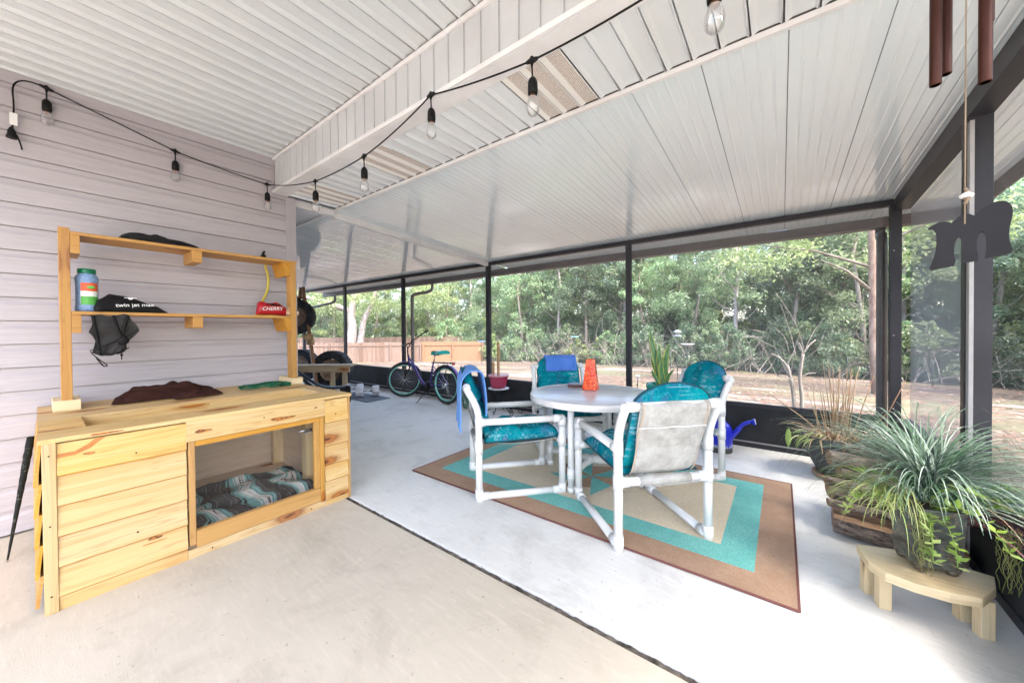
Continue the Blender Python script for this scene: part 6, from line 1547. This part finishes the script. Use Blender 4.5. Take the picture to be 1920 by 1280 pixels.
# dark trunk by the right corner
dk_ = thing('pine_trunk', 'reddish brown trunk just outside the right corner downspout', 'tree', (3.0, 15.5, -1))
q = MB(); q.tube([(2.30, 14.6, -1), (2.15, 14.6, .6), (2.1, 14.6, 4), (2.08, 14.7, 8)], [.20, .10, .09, .08], 12); q.build('trunk', simple('red_brown_bark', (.20, .12, .09), .95, (.36, .26, .2), 9, stretch=(1, 1, .4), bs=.8, bsc=20), dk_)
rnd = random.Random(8); b = MB()
for i in range(60):
    c = Vector((2.1 + rnd.uniform(-3.6, 2.6), 14.6 + rnd.uniform(-1.5, 2.0), rnd.uniform(3.3, 7.5))); r = rnd.uniform(.35, .9)
    for j in range(150):
        v = Vector((rnd.gauss(0, 1), rnd.gauss(0, 1), rnd.gauss(0, .45))).normalized() * r * rnd.random() ** .4; p = c + v
        a = Vector((rnd.gauss(0, 1), rnd.gauss(0, 1), rnd.gauss(0, 1))).normalized(); bb = a.cross(Vector((rnd.gauss(0, 1), rnd.gauss(0, 1), rnd.gauss(0, 1)))).normalized(); s = .075 * rnd.uniform(.6, 1.3)
        b.face([p - a * s, p + bb * s * .42, p + a * s, p - bb * s * .42])
b.build('crown', m_leafy, dk_, weld=False)
q = MB()
for (dx, dy, z) in ((-2.6, -.6, 3.9), (2.1, .5, 4.4), (-1.9, .8, 5.5), (-1.2, -1, 3.2)): q.tube([(2.1, 14.6, z - .9), (2.1 + dx * .5, 14.6 + dy * .5, z - .3), (2.1 + dx, 14.6 + dy, z)], [.05, .035, .012], 6)
q.build('branch', m_tbark, dk_)
# bare shrub just outside the screen
bs_ = thing('bare_shrub', 'leafless knobby shrub with long pale shoots just outside the screen', 'shrub', (.13, 5.9, -.16))
q = MB(); O = Vector((.16, 5.85, -.16))
def br(pts, rs):
    rs = (rs[0] * .62, rs[1] * .68)
    q.tube(arc([O + Vector(p) for p in pts], 4), [rs[0] + (rs[1] - rs[0]) * i / ((len(pts) - 1) * 4) for i in range((len(pts) - 1) * 4 + 1)], 7)
br([(0, 0, 0), (-.02, 0, .4), (-.05, .02, .7), (-.1, .0, .95)], (.045, .028)); br([(.03, 0, 0), (.05, 0, .5), (.03, 0, .8), (.06, .0, 1.1)], (.04, .024))
for p, d, L, r in (((-.1, 0, .95), (-.7, .1, .6), .22, .016), ((-.1, 0, .95), (.4, 0, .9), .2, .015), ((.06, 0, 1.1), (.5, .2, .7), .22, .015), ((.06, 0, 1.1), (-.3, 0, 1), .15, .014), ((-.05, 0, .75), (-.8, 0, .3), .15, .014), ((.04, 0, .8), (.8, 0, .35), .16, .014)):
    d = Vector(d).normalized(); br([p, Vector(p) + d * L * .5 + Vector((0, 0, .02)), Vector(p) + d * L], (r, r * .7))
for a, c_, e in (((.0, 0, 1.0), (-.06, .1, 1.35), (-.17, .1, 1.75)), ((.08, 0, 1.15), (.18, .1, 1.4), (.34, .1, 1.65)), ((-.08, 0, 1.1), (-.12, 0, 1.3), (-.22, 0, 1.42)), ((.08, 0, 1.1), (-.02, 0, 1.5), (-.22, 0, 1.9)), ((.1, 0, 1.05), (.22, 0, 1.2), (.27, .0, 1.4))): br([a, c_, e], (.006, .0025))
q.build('stems', m_twig, bs_)
# bird feeder, bird bath, garden stakes
def pole_item(name, label, cat, x, y, h_, parts):
    g = gz(x, y); o = thing(name, label, cat, (x, y, g)); q = MB(); q.tube([(x, y, g), (x, y, g + h_)], .012, 6); q.build('pole', m_wire, o)
    for nm, prof, m in parts: q = MB(); q.lathe(prof, (x, y, g + h_), 20); q.build(nm, m, o)
m_zinc = simple('pale_zinc', (.55, .58, .66), .4)
pole_item('bird_feeder', 'white roofed bird feeder on a pole at the woods edge', 'bird feeder', -3.02, 14.0, 1.62, [('tray', [(.001, -.02), (.15, -.02), (.16, .0), (.001, .01)], m_zinc), ('tank', [(.09, 0), (.09, .13), (.001, .13)], m_glass), ('roof', [(.001, .20), (.03, .19), (.17, .13), (.001, .128)], m_zinc)])
pole_item('bird_bath', 'pale lilac dish bird bath on a thin pole in the yard', 'bird bath', -2.60, 13.6, 1.25, [('dish', [(.001, 0), (.1, .01), (.23, .06), (.22, .065), (.1, .03), (.001, .02)], m_zinc)])
pole_item('bird_bath', 'pale aqua dish on a pole behind the far left chair', 'bird bath', -7.75, 15.2, 1.62, [('dish', [(.001, 0), (.1, .005), (.20, .04), (.19, .05), (.001, .02)], simple('aqua_dish', (.35, .65, .68), .4))])
pole_item('bird_bath', 'small blue dish on a pole near the fence corner', 'bird bath', -15.4, 17.2, 1.5, [('dish', [(.001, 0), (.1, .005), (.24, .06), (.23, .07), (.001, .02)], simple('blue_dish', (.20, .35, .70), .4))])
def solar(x, y, lab):
    g = gz(x, y); o = thing('garden_light', lab, 'garden light', (x, y, g)); q = MB(); q.tube([(x, y, g), (x, y, g + .3)], .01, 6); q.build('stake', m_blackpl, o)
    q = MB(); q.lathe([(.03, .3), (.04, .36), (.065, .37), (.06, .385), (.001, .39)], (x, y, g), 14); q.build('lamp_head', m_zinc, o)
solar(-3.15, 9.9, 'small solar path light on a stake seen right of the middle post'); solar(-9.2, 10.9, 'small solar path light on a stake right of the orange fence')
for o in list(COL.objects):
    if '_loc' in o: del o['_loc']
